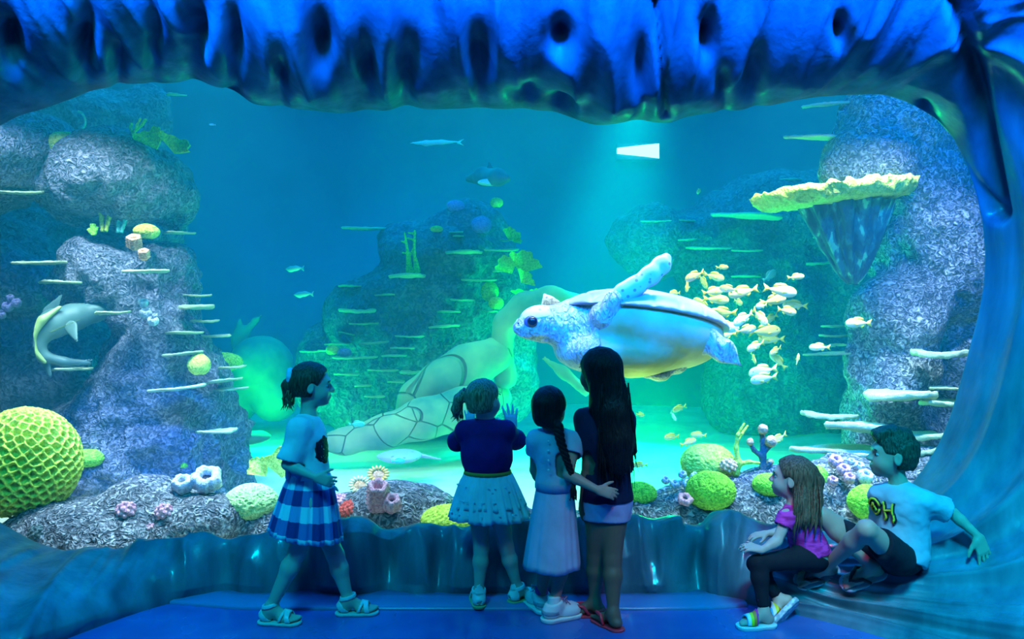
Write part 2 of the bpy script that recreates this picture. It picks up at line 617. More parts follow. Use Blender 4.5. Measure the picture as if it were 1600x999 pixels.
# deep pockets along the overhang
PX = 800 + FPX * P[..., 0] / P[..., 1]; PY = 499.5 - FPX * (P[..., 2] - CAM_H) / P[..., 1]
for (x, y, a, b, dep) in [(15, 70, 16, 40, .13), (135, 65, 13, 42, .14), (303, 55, 18, 50, .16), (365, 80, 12, 70, .09), (500, 70, 16, 42, .13), (572, 110, 18, 45, .1), (635, 110, 20, 50, .13), (748, 95, 20, 46, .1), (875, 55, 17, 24, .13), (1105, 55, 13, 34, .14), (1312, 45, 9, 20, .10), (185, 95, 10, 30, .08), (440, 120, 12, 34, .09), (820, 145, 22, 18, .09), (880, 160, 30, 16, .08), (1000, 110, 14, 50, .08), (1130, 140, 10, 25, .07), (1180, 120, 14, 40, .06), (240, 70, 10, 40, .06)]:
    disp_ -= dep * W(wt) * np.exp(-(((PX - x) / a) ** 2 + ((PY - y) / b) ** 2))
# hollows in the parapet
for (x, y, a, b, dep) in [(350, 890, 22, 50, .05), (480, 890, 24, 50, .05), (602, 880, 20, 60, .06), (690, 870, 16, 50, .03), (1095, 880, 14, 50, .07), (1020, 870, 24, 40, .03), (560, 870, 20, 50, -.03), (650, 880, 16, 60, -.03), (1130, 870, 24, 50, -.04)]:
    disp_ -= 1.6 * dep * W(wb) * np.exp(-(((PX - x) / a) ** 2 + ((PY - y) / b) ** 2))
# long creases running down the right flank beside the window
for (x0, y0, x1, y1, wd, dep) in [(1500, 0, 1562, 330, 14, .10), (1440, 170, 1545, 330, 10, .07), (1025, 0, 1040, 180, 5, .05)]:
    ax_, ay_ = x1 - x0, y1 - y0
    t_ = np.clip(((PX - x0) * ax_ + (PY - y0) * ay_) / (ax_ ** 2 + ay_ ** 2), 0, 1)
    dd = (PX - x0 - t_ * ax_) ** 2 + (PY - y0 - t_ * ay_) ** 2
    disp_ -= dep * np.exp(-dd / wd ** 2) * (W(wt) + W(wr)) * np.clip(Vg / 0.03, 0, 1)
P = P + Nn * disp_[..., None]
FRAME_P = P
# a return lip behind the edge, so the drape has thickness
lip = E[:, None] + np.array([0, 0.05, 0])[None, None] + (outw * 0.06)[:, None] * 1.0
edge = P[:, :1] + np.array([0, 0.012, 0]) + outw[:, None] * 0.006
P = np.concatenate([lip, edge, P], 1)
def cut(name, u0, u1, label=None):
    idx = np.arange(int(u0), int(u1) + 1) % NU
    q = P[idx]
    f = grid_faces(len(idx), q.shape[1])
    o = mesh_obj(name, q.reshape(-1, 3), f[:, ::-1], DRAPE_TOP if name == 'wall_top' else DRAPE)
    tag(o, kind='structure')
    return o
def uidx(ci): return int(round(s0[ci] / Ltot * NU))
a1, a2, a3, a4 = uidx(nb - 1), uidx(nb + nr), uidx(nb + nr + nt), NU + uidx(2)
cut('wall_bottom', uidx(2), a1)
cut('wall_right', a1, a2)
cut('wall_top', a2, a3)
cut('wall_left', a3, a4)

# --- gallery floor: glossy dark blue vinyl, and the low kerb along the parapet
def floor_mat():
    m = mat('vinyl_floor', (0.06, 0.14, 0.42), 0.22, 0.5)
    b = m.node_tree.nodes['Principled BSDF']
    mp = coords(m, (1, 1, 1))
    t = N(m, 'ShaderNodeTexNoise'); t.inputs['Scale'].default_value = 2.2; t.inputs['Detail'].default_value = 3
    L(m, mp, 0, t, 'Vector')
    r = ramp(m, [(0.3, (0.035, 0.09, 0.36)), (0.7, (0.07, 0.16, 0.50))])
    L(m, t, 'Fac', r, 'Fac'); L(m, r, 'Color', b, 'Base Color')
    r2 = ramp(m, [(0.3, (0.16,) * 3), (0.7, (0.34,) * 3)])
    L(m, t, 'Fac', r2, 'Fac'); L(m, r2, 'Color', b, 'Roughness')
    return m
FLOOR = floor_mat()
tag(mesh_obj('floor', [(-4, 0.6, 0), (4, 0.6, 0), (4, 4.0, 0), (-4, 4.0, 0)], [(0, 1, 2, 3)], FLOOR, smooth=False), kind='structure')
KERB = mat('kerb_vinyl', (0.10, 0.20, 0.42), 0.3, 0.5)
prof = [(3.79, 0.0), (3.79, 0.010), (3.805, 0.017), (3.93, 0.02), (4.05, 0.02), (4.05, 0.0)]
xs_ = [-1.66, -1.3, -0.6, 0, 0.6, 0.95, 1.13]
off_ = [0.09, 0.01, 0, 0, 0, 0.01, 0.05]
kv_ = [(x, y + (o_ if i < 4 else 0), z) for x, o_ in zip(xs_, off_) for i, (y, z) in enumerate(prof)]
tag(mesh_obj('trim_1', kv_, grid_faces(len(xs_), len(prof)), KERB, smooth=False), kind='structure')

# --- acrylic window: one thick clear sheet behind the opening
def glass_mat():
    m = bpy.data.materials.new('acrylic_pane'); m.use_nodes = True
    nt_ = m.node_tree; nt_.nodes.clear()
    o = N(m, 'ShaderNodeOutputMaterial'); mx = N(m, 'ShaderNodeMixShader')
    a = N(m, 'ShaderNodeBsdfTransparent'); a.inputs[0].default_value = (0.96, 0.99, 1, 1)
    g = N(m, 'ShaderNodeBsdfGlossy'); g.inputs['Roughness'].default_value = 0.02
    f = N(m, 'ShaderNodeFresnel'); f.inputs[0].default_value = 1.3
    L(m, f, 0, mx, 0); L(m, a, 0, mx, 1); L(m, g, 0, mx, 2); L(m, mx, 0, o, 'Surface')
    return m
def boxv(x0, x1, y0, y1, z0, z1):
    v = [(x, y, z) for x in (x0, x1) for y in (y0, y1) for z in (z0, z1)]
    f = [(0, 1, 3, 2), (4, 6, 7, 5), (0, 4, 5, 1), (2, 3, 7, 6), (0, 2, 6, 4), (1, 5, 7, 3)]
    return v, f
GLASS = glass_mat()
tag(mesh_obj('window_1', *boxv(-3.2, 2.9, 4.225, 4.255, -0.1, 3.0), GLASS, smooth=False), kind='structure')

# --- the tank: sandy bed, back and side walls, and the water itself
def sand_mat():
    m = tex_mat('sand', [(0.25, (0.55, 0.55, 0.40)), (0.6, (0.75, 0.74, 0.55)), (0.8, (0.85, 0.84, 0.66))], 3, 8, 0.9, 0.2, 0.5, 0.03)
    return m
SAND = sand_mat()
nx_, ny_ = 140, 120
gx, gy = np.meshgrid(np.linspace(-7, 7, nx_), np.linspace(4.26, 14.2, ny_), indexing='ij')
pts = np.stack([gx.ravel(), gy.ravel(), np.zeros(gx.size)], 1)
gz = -0.12 + 0.10 * fnoise(pts * 0.7, 3) + 0.02 * fnoise(pts * 4, 2)
pts[:, 2] = gz
def sand_z(x, y):
    q = np.array([[x, y, 0.0]])
    return float(-0.12 + 0.10 * fnoise(q * 0.7, 3)[0] + 0.02 * fnoise(q * 4, 2)[0])
tag(mesh_obj('floor_tank', pts, grid_faces(nx_, ny_), SAND), kind='structure')
BACK = tex_mat('tank_wall', [(0.3, (0.03, 0.16, 0.24)), (0.7, (0.06, 0.24, 0.34))], 0.6, 4, 0.9, 0.2, 0.3, 0.05)
def wall(name, a, b, z0=-0.4, z1=5.6):
    a = np.array(a, float); b = np.array(b, float)
    n = 40
    t = np.linspace(0, 1, n)
    xs = a[0] + (b[0] - a[0]) * t; ys = a[1] + (b[1] - a[1]) * t
    zs = np.linspace(z0, z1, 30)
    p = np.array([(x, y, z) for x, y in zip(xs, ys) for z in zs])
    tag(mesh_obj(name, p, grid_faces(n, 30), BACK), kind='structure')
wall('wall_back', (-7, 14), (7, 14))
wall('wall_tank_left', (-7, 4.27), (-7, 14))
wall('wall_tank_right', (7, 14), (7, 4.27))
def water_mat():
    m = bpy.data.materials.new('tank_water'); m.use_nodes = True
    nt_ = m.node_tree; nt_.nodes.clear()
    o = N(m, 'ShaderNodeOutputMaterial'); ad = N(m, 'ShaderNodeAddShader')
    s = N(m, 'ShaderNodeVolumeScatter'); s.inputs['Color'].default_value = (0.02, 0.72, 0.95, 1); s.inputs['Density'].default_value = 0.045
    a = N(m, 'ShaderNodeVolumeAbsorption'); a.inputs['Color'].default_value = (0.1, 0.86, 0.96, 1); a.inputs['Density'].default_value = 0.10
    L(m, s, 0, ad, 0); L(m, a, 0, ad, 1); L(m, ad, 0, o, 'Volume')
    return m
tag(mesh_obj('water', *boxv(-6.98, 6.98, 4.27, 13.98, -0.45, 5.5), water_mat(), smooth=False), kind='structure')
# ================================================================== THE REEF
def rock_mat(name, lo, mid, hi, scale=42, bd=0.02, strength=0.9, distort=1.6):
    m = mat(name, mid, 0.65, 0.45)
    b = m.node_tree.nodes['Principled BSDF']
    mp = coords(m, (1, 1, 1))
    big = N(m, 'ShaderNodeTexNoise'); big.inputs['Scale'].default_value = 1.7; big.inputs['Detail'].default_value = 5
    L(m, mp, 0, big, 'Vector')
    t = N(m, 'ShaderNodeTexNoise'); t.inputs['Scale'].default_value = scale; t.inputs['Detail'].default_value = 2.5
    t.inputs['Distortion'].default_value = distort
    L(m, mp, 0, t, 'Vector')
    r = ramp(m, [(0.38, lo), (0.52, mid), (0.64, hi)]); L(m, t, 'Fac', r, 'Fac')
    r2 = ramp(m, [(0.35, (0.55, 0.6, 0.65)), (0.6, (1, 1, 1))]); L(m, big, 'Fac', r2, 'Fac')
    mx = N(m, 'ShaderNodeMix'); mx.data_type = 'RGBA'; mx.blend_type = 'MULTIPLY'; mx.inputs[0].default_value = 0.8
    L(m, r, 'Color', mx, 6); L(m, r2, 'Color', mx, 7); L(m, mx, 2, b, 'Base Color')
    t3 = N(m, 'ShaderNodeTexNoise'); t3.inputs['Scale'].default_value = 7; t3.inputs['Detail'].default_value = 8
    L(m, mp, 0, t3, 'Vector')
    b0 = N(m, 'ShaderNodeBump'); b0.inputs['Strength'].default_value = 0.9; b0.inputs['Distance'].default_value = 0.16
    L(m, t3, 'Fac', b0, 'Height')
    bp = N(m, 'ShaderNodeBump'); bp.inputs['Strength'].default_value = strength; bp.inputs['Distance'].default_value = bd
    L(m, t, 'Fac', bp, 'Height'); L(m, b0, 'Normal', bp, 'Normal'); L(m, bp, 'Normal', b, 'Normal')
    return m
ROCK_NEAR = rock_mat('wormy_rock', (0.08, 0.10, 0.15), (0.26, 0.28, 0.35), (0.72, 0.70, 0.78), 26, 0.07, 1.0, 1.6)
ROCK_MID = rock_mat('reef_rock', (0.08, 0.10, 0.15), (0.19, 0.21, 0.29), (0.40, 0.38, 0.48), 24, 0.06, 1.0)
ROCK_FAR = rock_mat('far_rock', (0.08, 0.10, 0.14), (0.16, 0.19, 0.24), (0.28, 0.30, 0.36), 16, 0.05, 0.8)

def rock(name, Y, blobs, mt, label, cat='rock', h=0.03, amp=0.10, freq=1.4, k=0.25, depth=1.0, floor_z=-0.35):
    """blobs: (px, py, rx, ry, dY, depth radius in px or None) -> one lumpy boulder"""
    cs, rs = [], []
    for b in blobs:
        x, y, rx, ry, dY = b[:5]
        rd = b[5] if len(b) > 5 else min(rx, ry * 1.3)
        YY = Y + dY
        cs.append(at(x, y, YY)); rs.append(np.array([px(rx, YY), px(rd, YY), px(ry, YY)]))
    cs = np.array(cs); rs = np.array(rs)
    lo = (cs - rs).min(0) - 0.15 - amp; hi = (cs + rs).max(0) + 0.15 + amp
    lo[2] = max(lo[2], floor_z)
    lo[1] = max(lo[1], 4.29)
    s = SDF(lo, hi, h)
    for c, r in zip(cs, rs):
        s.ell(c, r, k=k)
    s.half((0, 4.31, 0), (0, -1, 0))
    def disp(v):
        q = v + 3.1 * Y
        return (1.35 * amp * fnoise(q * freq, 4) + amp * 1.1 * (0.3 - np.abs(fnoise(q * freq * 2.0 + 9, 4)))) * np.clip((v[:, 1] - 4.30) / 0.1, 0, 1)
    v, f = s.surf()
    v = relax(v, f, 2)
    v = v + vnormals(v, f) * disp(v)[:, None]
    c0 = np.array([v[:, 0].mean(), v[:, 1].mean(), v[:, 2].min()])
    o = mesh_obj(name, v - c0, f, mt)
    o.location = V3(c0)
    SURF[o.name] = (v, f)
    tag(o, label, cat)
    return o
SURF = {}

rock('boulder', 6.3, [(165, 285, 98, 62, 0.0, 110), (235, 300, 55, 50, 0.1), (95, 270, 50, 55, 0.1), (282, 330, 24, 34, 0.4)], ROCK_MID,
     'big rounded grey blue boulder overhanging the top of the left rock pillar', h=0.028, amp=0.14)
rock('boulder', 6.1, [(25, 245, 80, 66, 0.0, 100), (-60, 260, 90, 90, 0.2), (75, 250, 35, 45, .1)], ROCK_MID,
     'blue grey boulder under the drape in the top left corner of the window', h=0.03, amp=0.12)
rock('rock_pillar', 6.6, [(205, 430, 92, 66, 0.0, 110), (245, 520, 60, 120, 0.0, 90), (215, 640, 90, 110, 0.0, 100), (290, 690, 74, 110, 0.1, 90), (160, 740, 120, 100, 0.1, 110), (300, 780, 70, 90, 0.1, 80), (130, 440, 50, 60, 0.3)], ROCK_MID,
     'tall grey blue rock pillar carrying yellow tube sponges on its top', h=0.032, amp=0.20)
rock('rock_outcrop', 7.3, [(20, 430, 120, 70, 0, 100), (20, 600, 130, 170, 0.2, 100), (110, 600, 90, 160, 0.3, 90), (100, 360, 190, 60, 0.6, 90)], ROCK_FAR,
     'dark rock face behind the curled shark on the left side', h=0.05, amp=0.16)
rock('rock_outcrop', 8.6, [(140, 200, 60, 60, 0, 80), (205, 210, 50, 70, 0.2, 80), (60, 230, 120, 80, .4, 100), (238, 172, 34, 44, .2), (150, 330, 130, 110, 0.5, 110)], ROCK_FAR,
     'hazy rock hump rising behind the upper left boulders', h=0.06, amp=0.12)
rock('rock_pillar', 6.2, [(1395, 205, 72, 62, 0.1, 90), (1350, 188, 44, 52, 0.1, 60), (1335, 228, 46, 44, 0.05, 60), (1345, 270, 70, 50, 0.0, 80), (1440, 270, 80, 100, 0.2, 90), (1480, 390, 85, 110, 0.1, 90), (1420, 380, 60, 90, 0.25, 70), (1405, 490, 66, 66, 0.0, 75), (1390, 585, 56, 80, 0.1, 70), (1395, 680, 64, 80, 0.2, 70), (1500, 540, 70, 90, 0.35, 80), (1520, 660, 90, 100, 0.5, 80)], ROCK_NEAR,
     'tall pale wrinkled rock pillar filling the right side of the window', h=0.03, amp=0.12, k=0.12)
rock('reef_mound', 4.95, [(165, 838, 150, 62, 0.0, 110), (235, 800, 78, 56, 0.08, 80), (325, 812, 66, 44, 0.0, 70), (60, 850, 80, 40, -0.1, 60)], ROCK_NEAR,
     'pale wrinkled reef mound behind the parapet on the left', h=0.016, amp=0.035, freq=3, k=0.10)
rock('reef_mound', 5.0, [(430, 835, 90, 44, 0.05, 60), (510, 815, 60, 30, 0.1, 50)], ROCK_NEAR,
     'low wrinkled reef ridge behind the girl in the checked skirt', h=0.016, amp=0.03, freq=3, k=0.10)
rock('reef_mound', 5.0, [(620, 812, 88, 56, 0.0, 80), (545, 805, 60, 34, 0.1, 60), (690, 835, 50, 40, 0.0, 50), (720, 820, 70, 40, 0.3, 50), (790, 830, 70, 45, 0.2, 50)], ROCK_NEAR,
     'wrinkled grey reef mound holding the pink barrel sponge', h=0.016, amp=0.035, freq=3, k=0.10)
rock('reef_mound', 5.2, [(1015, 830, 70, 46, -0.2, 50), (1110, 820, 110, 66, 0.0, 90), (1230, 815, 130, 84, 0.1, 100), (1330, 790, 100, 76, 0.2, 100), (1440, 770, 90, 66, 0.3, 80), (900, 835, 80, 40, -.1, 50)], ROCK_NEAR,
     'long wrinkled reef mound spreading behind the seated children', h=0.02, amp=0.04, freq=3, k=0.12)
rock('reef_tower', 9.8, [(735, 350, 46, 36, 0.0, 70), (700, 400, 90, 50, 0.0, 90), (690, 470, 100, 70, 0.1, 100), (610, 470, 56, 34, 0.0, 60), (560, 500, 36, 46, 0.0, 60), (660, 570, 110, 90, 0.1, 110), (590, 620, 90, 70, 0.1, 90), (770, 440, 46, 60, .2, 60), (770, 560, 70, 110, .4, 70), (640, 372, 44, 26, .2), (505, 590, 46, 70, .1)], ROCK_FAR,
     'hazy reef tower in the middle distance studded with thin plate corals', h=0.06, amp=0.16, freq=1.1)
rock('reef_tower', 11.0, [(1200, 350, 120, 80, 0, 90), (1190, 470, 110, 110, 0.0, 90), (1240, 600, 130, 130, 0.1, 100), (1300, 420, 80, 160, 0.2, 90), (1120, 420, 50, 90, 0.1, 60), (1040, 376, 84, 48, 0.1, 60)], ROCK_FAR,
     'dark hazy reef block behind the school of yellow fish', h=0.07, amp=0.18, freq=1.0)

# ------------------------------------------------------------------ corals
def cmat(name, base, hi, scale=40, bd=0.015, kind='noise', strength=0.9, rough=0.7):
    return tex_mat(name, [(0.30, base), (0.62, hi)], scale, 3, rough, 0.3, strength, bd, kind=kind, distort=0.8)
YEL = cmat('yellow_coral', (0.38, 0.56, 0.02), (0.95, 1.0, 0.14), 55)
LIME = cmat('lime_coral', (0.10, 0.46, 0.02), (0.50, 1.0, 0.08), 60)
PALEG = cmat('pale_green_coral', (0.32, 0.62, 0.20), (0.80, 1.0, 0.45), 60)
PLATE = cmat('plate_coral_skin', (0.45, 0.76, 0.34), (0.95, 1.0, 0.62), 40, 0.02)
PINK = cmat('pink_sponge', (0.55, 0.18, 0.30), (0.95, 0.50, 0.62), 60)
RED = cmat('red_coral', (0.65, 0.02, 0.03), (1.0, 0.16, 0.12), 90, 0.012)
ORANGE = cmat('orange_sponge', (0.55, 0.24, 0.10), (0.95, 0.55, 0.30), 50)
WHITE = cmat('white_sponge', (0.45, 0.47, 0.60), (0.92, 0.90, 0.96), 70)
DARKC = cmat('dark_coral', (0.03, 0.06, 0.08), (0.10, 0.16, 0.18), 60)
PURP = cmat('purple_coral', (0.20, 0.16, 0.36), (0.40, 0.36, 0.60), 50)
TEAL = cmat('teal_sponge', (0.05, 0.42, 0.42), (0.20, 0.85, 0.75), 60)
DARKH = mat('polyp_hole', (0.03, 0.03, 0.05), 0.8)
YTIP = mat('anemone_tip', (1.0, 0.62, 0.16), 0.6)

def surface_point(x, y, Y):
    return at(x, y, Y)

def brain_coral(x, y, rx, ry, Y, mt, label, group=None, rd=None, name='brain_coral', bump=0.045, h=None, freq=None):
    """dome with meandering ridges"""
    c = at(x, y, Y); r = np.array([px(rx, Y), px(rd or rx, Y), px(ry, Y)])
    nu, nv = 150, 76
    th = np.linspace(0, 2 * PI, nu, endpoint=False); ph = np.linspace(0.0, PI * 0.86, nv)
    T, Pp = np.meshgrid(th, ph, indexing='ij')
    d = np.stack([np.sin(Pp) * np.cos(T), np.sin(Pp) * np.sin(T), np.cos(Pp)], -1).reshape(-1, 3)
    q = d * 7.5 + x
    n = fnoise(q + 0.8 * np.stack([fnoise(q * 1.4, 2), fnoise(q * 1.4 + 7, 2), fnoise(q * 1.4 + 13, 2)], 1), 2)
    rr = 1 + bump * 3 * (0.25 - np.abs(n)) + 0.05 * fnoise(d * 1.7 + x, 2)
    v = d * r * rr[:, None]
    o = mesh_obj(name, v, grid_faces(nu, nv, True), mt)
    o.location = V3(c)
    return tag(o, label, 'coral', group)

def honeycomb(x, y, r_px, Y, label):
    c = at(x, y, Y); r = px(r_px, Y)
    nu, nv = 420, 220
    th = np.linspace(0, 2 * PI, nu, endpoint=False); ph = np.linspace(0.0, PI * 0.85, nv)
    T, Pp = np.meshgrid(th, ph, indexing='ij')
    d = np.stack([np.sin(Pp) * np.cos(T), np.sin(Pp) * np.sin(T), np.cos(Pp)], -1).reshape(-1, 3)
    n = 520
    i = np.arange(n) + 0.5
    a = PI * (1 + 5 ** 0.5) * i; z = 1 - 2 * i / n
    rng = np.random.RandomState(3)
    pts_ = np.stack([np.sqrt(1 - z * z) * np.cos(a), np.sqrt(1 - z * z) * np.sin(a), z], 1) + rng.normal(0, 0.014, (n, 3))
    pts_ /= np.linalg.norm(pts_, axis=1, keepdims=True)
    best = np.full(len(d), -1.0); second = np.full(len(d), -1.0)
    for p in pts_:
        t = d @ p
        second = np.maximum(second, np.minimum(best, t)); best = np.maximum(best, t)
    f1 = np.arccos(np.clip(best, -1, 1)); f2 = np.arccos(np.clip(second, -1, 1))
    e = (f2 - f1) / 0.09
    hole = np.clip((e - 0.28) / 0.5, 0, 1); hole = hole * hole * (3 - 2 * hole)
    rr = 1 - 0.12 * hole + 0.02 * fnoise(d * 24, 2) + 0.03 * fnoise(d * 2, 2)
    v = d * r * rr[:, None] * np.array([1, 1, 1.02])
    o = mesh_obj('honeycomb_coral', v, grid_faces(nu, nv, True), YEL)
    o.location = V3(c)
    return tag(o, label, 'coral')

def cup(x, y, w_px, h_px, Y, mt, label, group=None, name='cup_sponge', rings=0, tilt=(0.35, -0.35), cat='sponge', inner=None):
    """barrel with a hollow mouth; mouth disc is its own part"""
    c = at(x, y, Y); R = px(w_px, Y) / 2; H = px(h_px, Y)
    prof = [(0.55, -0.5), (0.8, -0.35)]
    if rings:
        for i in range(rings):
            z = -0.35 + 0.75 * i / rings
            prof += [(0.82, z), (0.97, z + 0.3 / rings), (0.8, z + 0.6 / rings)]
    else:
        prof += [(0.98, -0.1), (1.0, 0.2)]
    prof += [(0.9, 0.42), (0.72, 0.5), (0.5, 0.46), (0.36, 0.36), (0.33, 0.1)]
    nu = 40
    v = []
    for j in range(nu):
        a = 2 * PI * j / nu
        for r_, z in prof:
            q = 1 + 0.10 * math.sin(a * 5 + x) * (0.4 + 0.6 * r_) + 0.06 * math.sin(a * 11 + y)
            v.append((R * r_ * q * math.cos(a), R * r_ * q * math.sin(a), H * z))
    E_ = np.array(Euler((-tilt[1] * -1.0, tilt[0] * 0.5, 0)).to_matrix())
    # lean the mouth toward the viewer so it can be seen
    E_ = np.array(Euler((0.55, tilt[0] * 0.4, 0)).to_matrix())
    v = np.array(v) @ E_.T
    f = grid_faces(nu, len(prof), True)
    o = mesh_obj(name, v, f, mt)
    o.location = V3(c)
    tag(o, label, cat, group)
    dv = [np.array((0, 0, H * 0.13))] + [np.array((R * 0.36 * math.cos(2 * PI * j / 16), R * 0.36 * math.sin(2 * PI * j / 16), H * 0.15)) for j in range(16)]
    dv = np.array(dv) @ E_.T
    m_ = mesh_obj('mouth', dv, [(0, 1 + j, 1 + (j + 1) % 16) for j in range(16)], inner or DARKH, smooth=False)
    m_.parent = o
    return o

def tube_sponge(spec, Y, mt, label, name='tube_sponge', group=None):
    """spec: list of (x0,y0,x1,y1,w) tubes with open mouths"""
    base = at(spec[0][0], spec[0][1], Y)
    s_v, s_f = [], []
    mb = MB()
    for (x0, y0, x1, y1, w_) in spec:
        a = at(x0, y0, Y); b = at(x1, y1, Y); r = px(w_, Y) / 2
        n = 14
        pts_ = [a + (b - a) * t for t in np.linspace(0, 1, n)]
        rad = [r * (0.85 + 0.25 * t + 0.10 * math.sin(t * 30)) for t in np.linspace(0, 1, n)]
        pts_ += [b - (b - a) * 0.02, b - (b - a) * 0.25]; rad += [r * 0.6, r * 0.5]
        mb.tube(pts_, rad, 12)
    o = mesh_obj(name, np.array(mb.v) - base, mb.f, mt)
    o.location = V3(base)
    return tag(o, label, 'sponge', group)

def branch_coral(x, y, Y, lines, mt, label, tips=None, name='branching_coral'):
    """lines: list of ([(x,y,w)...]) polylines in photo measure; one skinned surface"""
    base = at(x, y, Y)
    allp = [at(q[0], q[1], Y) for ln in lines for q in ln]
    s = sdf_box(allp, px(14, Y), px(1.3, Y))
    rng = random.Random(int(x))
    for ln in lines:
        dY = rng.uniform(-0.05, 0.05)
        P_ = [at(q[0], q[1], Y + dY * i / max(1, len(ln) - 1)) for i, q in enumerate(ln)]
        s.chain(P_, [px(q[2], Y) / 2 for q in ln], k=px(3, Y))
    v, f = s.surf(); v = relax(v, f, 1)
    o = mesh_obj(name, v - base, f, mt); o.location = V3(base)
    tag(o, label, 'coral')
    for (tx_, ty_, r) in tips or []:
        q = at(tx_, ty_, Y - 0.02) - base
        mb = MB().ball(q, px(r, Y), 12, 8)
        vv_ = np.array(mb.v); vv_ = vv_ + 0.25 * px(r, Y) * fnoise(vv_ * 60, 2)[:, None]
        t_ = mesh_obj('tip', vv_, mb.f, ORANGE); t_.parent = o
    return o

def leaf_coral(x, y, Y, lobes, mt, label, name='leaf_coral'):
    """fan-like curled leaves: lobes of (dx,dy,w,h,ang)"""
    base = at(x, y, Y)
    mb = MB()
    for (dx, dy, w_, h_, ang) in lobes:
        n, m_ = 22, 8
        vs = []
        for side in (0, 1):
            for i in range(n):
                t = -1.25 + 2.5 * i / (n - 1)
                for j in range(m_):
                    r = j / (m_ - 1)
                    rr = r * (1 + 0.07 * math.sin(5 * t + x) + 0.05 * math.sin(11 * t))
                    lx = w_ * 0.62 * rr * math.sin(t); lz = h_ * rr * math.cos(t * 0.8)
                    ly = 0.28 * w_ * (r ** 2) * math.cos(2.2 * t) - 0.3 * h_ * r
                    th_ = 0.02 * w_ + 0.04 * w_ * r
                    ca, sa = math.cos(ang), math.sin(ang)
                    vs.append((px(dx + lx * ca - lz * sa, Y), px(ly + (th_ if side else -th_), Y), px(-dy + lx * sa + lz * ca, Y)))
        f = grid_faces(n, m_).tolist() + grid_faces(n, m_, base=n * m_)[:, ::-1].tolist()
        for i in range(n - 1):
            a = i * m_ + m_ - 1; b = a + m_
            f.append((a, a + n * m_, b + n * m_, b))
        for j in range(m_ - 1):
            f.append((j, j + n * m_, j + 1 + n * m_, j + 1)); a = (n - 1) * m_ + j
            f.append((a, a + 1, a + 1 + n * m_, a + n * m_))
        mb.add(vs, f)
    o = mesh_obj(name, np.array(mb.v), mb.f, mt); o.location = V3(base)
    return tag(o, label, 'coral')

def knobby(x, y, rx, ry, Y, mt, label, name='knobby_coral', n=46, kr=0.16, cat='coral', rd=None, group=None):
    """a mound of many little knobs, one surface"""
    c = at(x, y, Y); r = np.array([px(rx, Y), px(rd or rx, Y), px(ry, Y)])
    h = r.min() * 0.085
    s = SDF(-r * 1.35, r * 1.35, h)
    s.ell((0, 0, 0), r * 0.86, k=0)
    i = np.arange(n) + 0.5
    a = PI * (1 + 5 ** 0.5) * i; z = 1 - 1.7 * i / n
    for aa, zz in zip(a, z):
        q = np.array([math.sqrt(max(0, 1 - zz * zz)) * math.cos(aa), math.sqrt(max(0, 1 - zz * zz)) * math.sin(aa), zz])
        s.ell(q * r * 0.92, np.ones(3) * r.mean() * kr, k=h * 1.5)
    v, f = s.surf(); v = relax(v, f, 1)
    o = mesh_obj(name, v, f, mt); o.location = V3(c)
    return tag(o, label, cat, group)

def anemone(x, y, w_px, Y, label, petal, heart, n=16):
    """flower-like coral: disc of stubby rays round a heart"""
    c = at(x, y, Y); R = px(w_px, Y) / 2
    E_ = np.array(Euler((0.7, 0.15, 0)).to_matrix())
    o = mesh_obj('flower_coral', (np.array(MB().ball((0, 0, -0.1 * R), np.array([0.72, 0.72, 0.5]) * R, 20, 10).v)) @ E_.T, MB().ball((0, 0, 0), 1, 20, 10).f, heart)
    o.location = V3(c); tag(o, label, 'coral')
    for i in range(n):
        a = 2 * PI * i / n
        d = np.array([math.cos(a), math.sin(a), 0.35])
        pts_ = np.array([d * R * t + np.array([0, 0, 0.1 * R * math.sin(t * 3)]) for t in (0.55, 0.75, 0.95, 1.05)]) @ E_.T
        vs, fs = tube(pts_, [R * 0.10, R * 0.14, R * 0.10, R * 0.03], 8)
        p = mesh_obj('ray', np.array(vs), fs, petal); p.parent = o
    return o

# left foreground
honeycomb(36, 724, 85, 5.0, 'huge yellow honeycomb coral ball at the left end of the parapet')
brain_coral(138, 716, 24, 14, 6.0, LIME, 'small flat lime coral just right of the honeycomb ball')
brain_coral(285, 722, 26, 14, 6.35, LIME, 'dim green coral patch low on the left rock pillar')
brain_coral(392, 786, 42, 29, 5.0, PALEG, 'pale green brain coral just left of the girl in the checked skirt')
cup(285, 758, 30, 26, 4.95, WHITE, 'small white cup sponge with an orange heart', inner=ORANGE)
cup(323, 751, 46, 30, 4.98, WHITE, 'larger white cup sponge with a dark mouth on the left mound')
knobby(197, 799, 15, 14, 4.72, PINK, 'larger pink knobbly sponge on the left mound', 'knobby_sponge', cat='sponge', n=26, kr=0.26)
knobby(256, 801, 13, 13, 4.76, PINK, 'second pink knobbly sponge beside the rock cleft on the left mound', 'knobby_sponge', cat='sponge', n=26, kr=0.26)
knobby(234, 826, 7, 8, 4.70, PINK, 'tiny pink sponge below the two larger pink ones', 'knobby_sponge', cat='sponge', n=16, kr=0.3)
knobby(62, 835, 18, 16, 4.62, DARKC, 'dark green tufted coral low on the left mound', n=60, kr=0.14)
leaf_coral(424, 745, 5.9, [(-8, 0, 30, 34, 0.5), (16, 2, 52, 46, -0.25)], YEL, 'yellow vase coral standing on the sand behind the checked skirt')
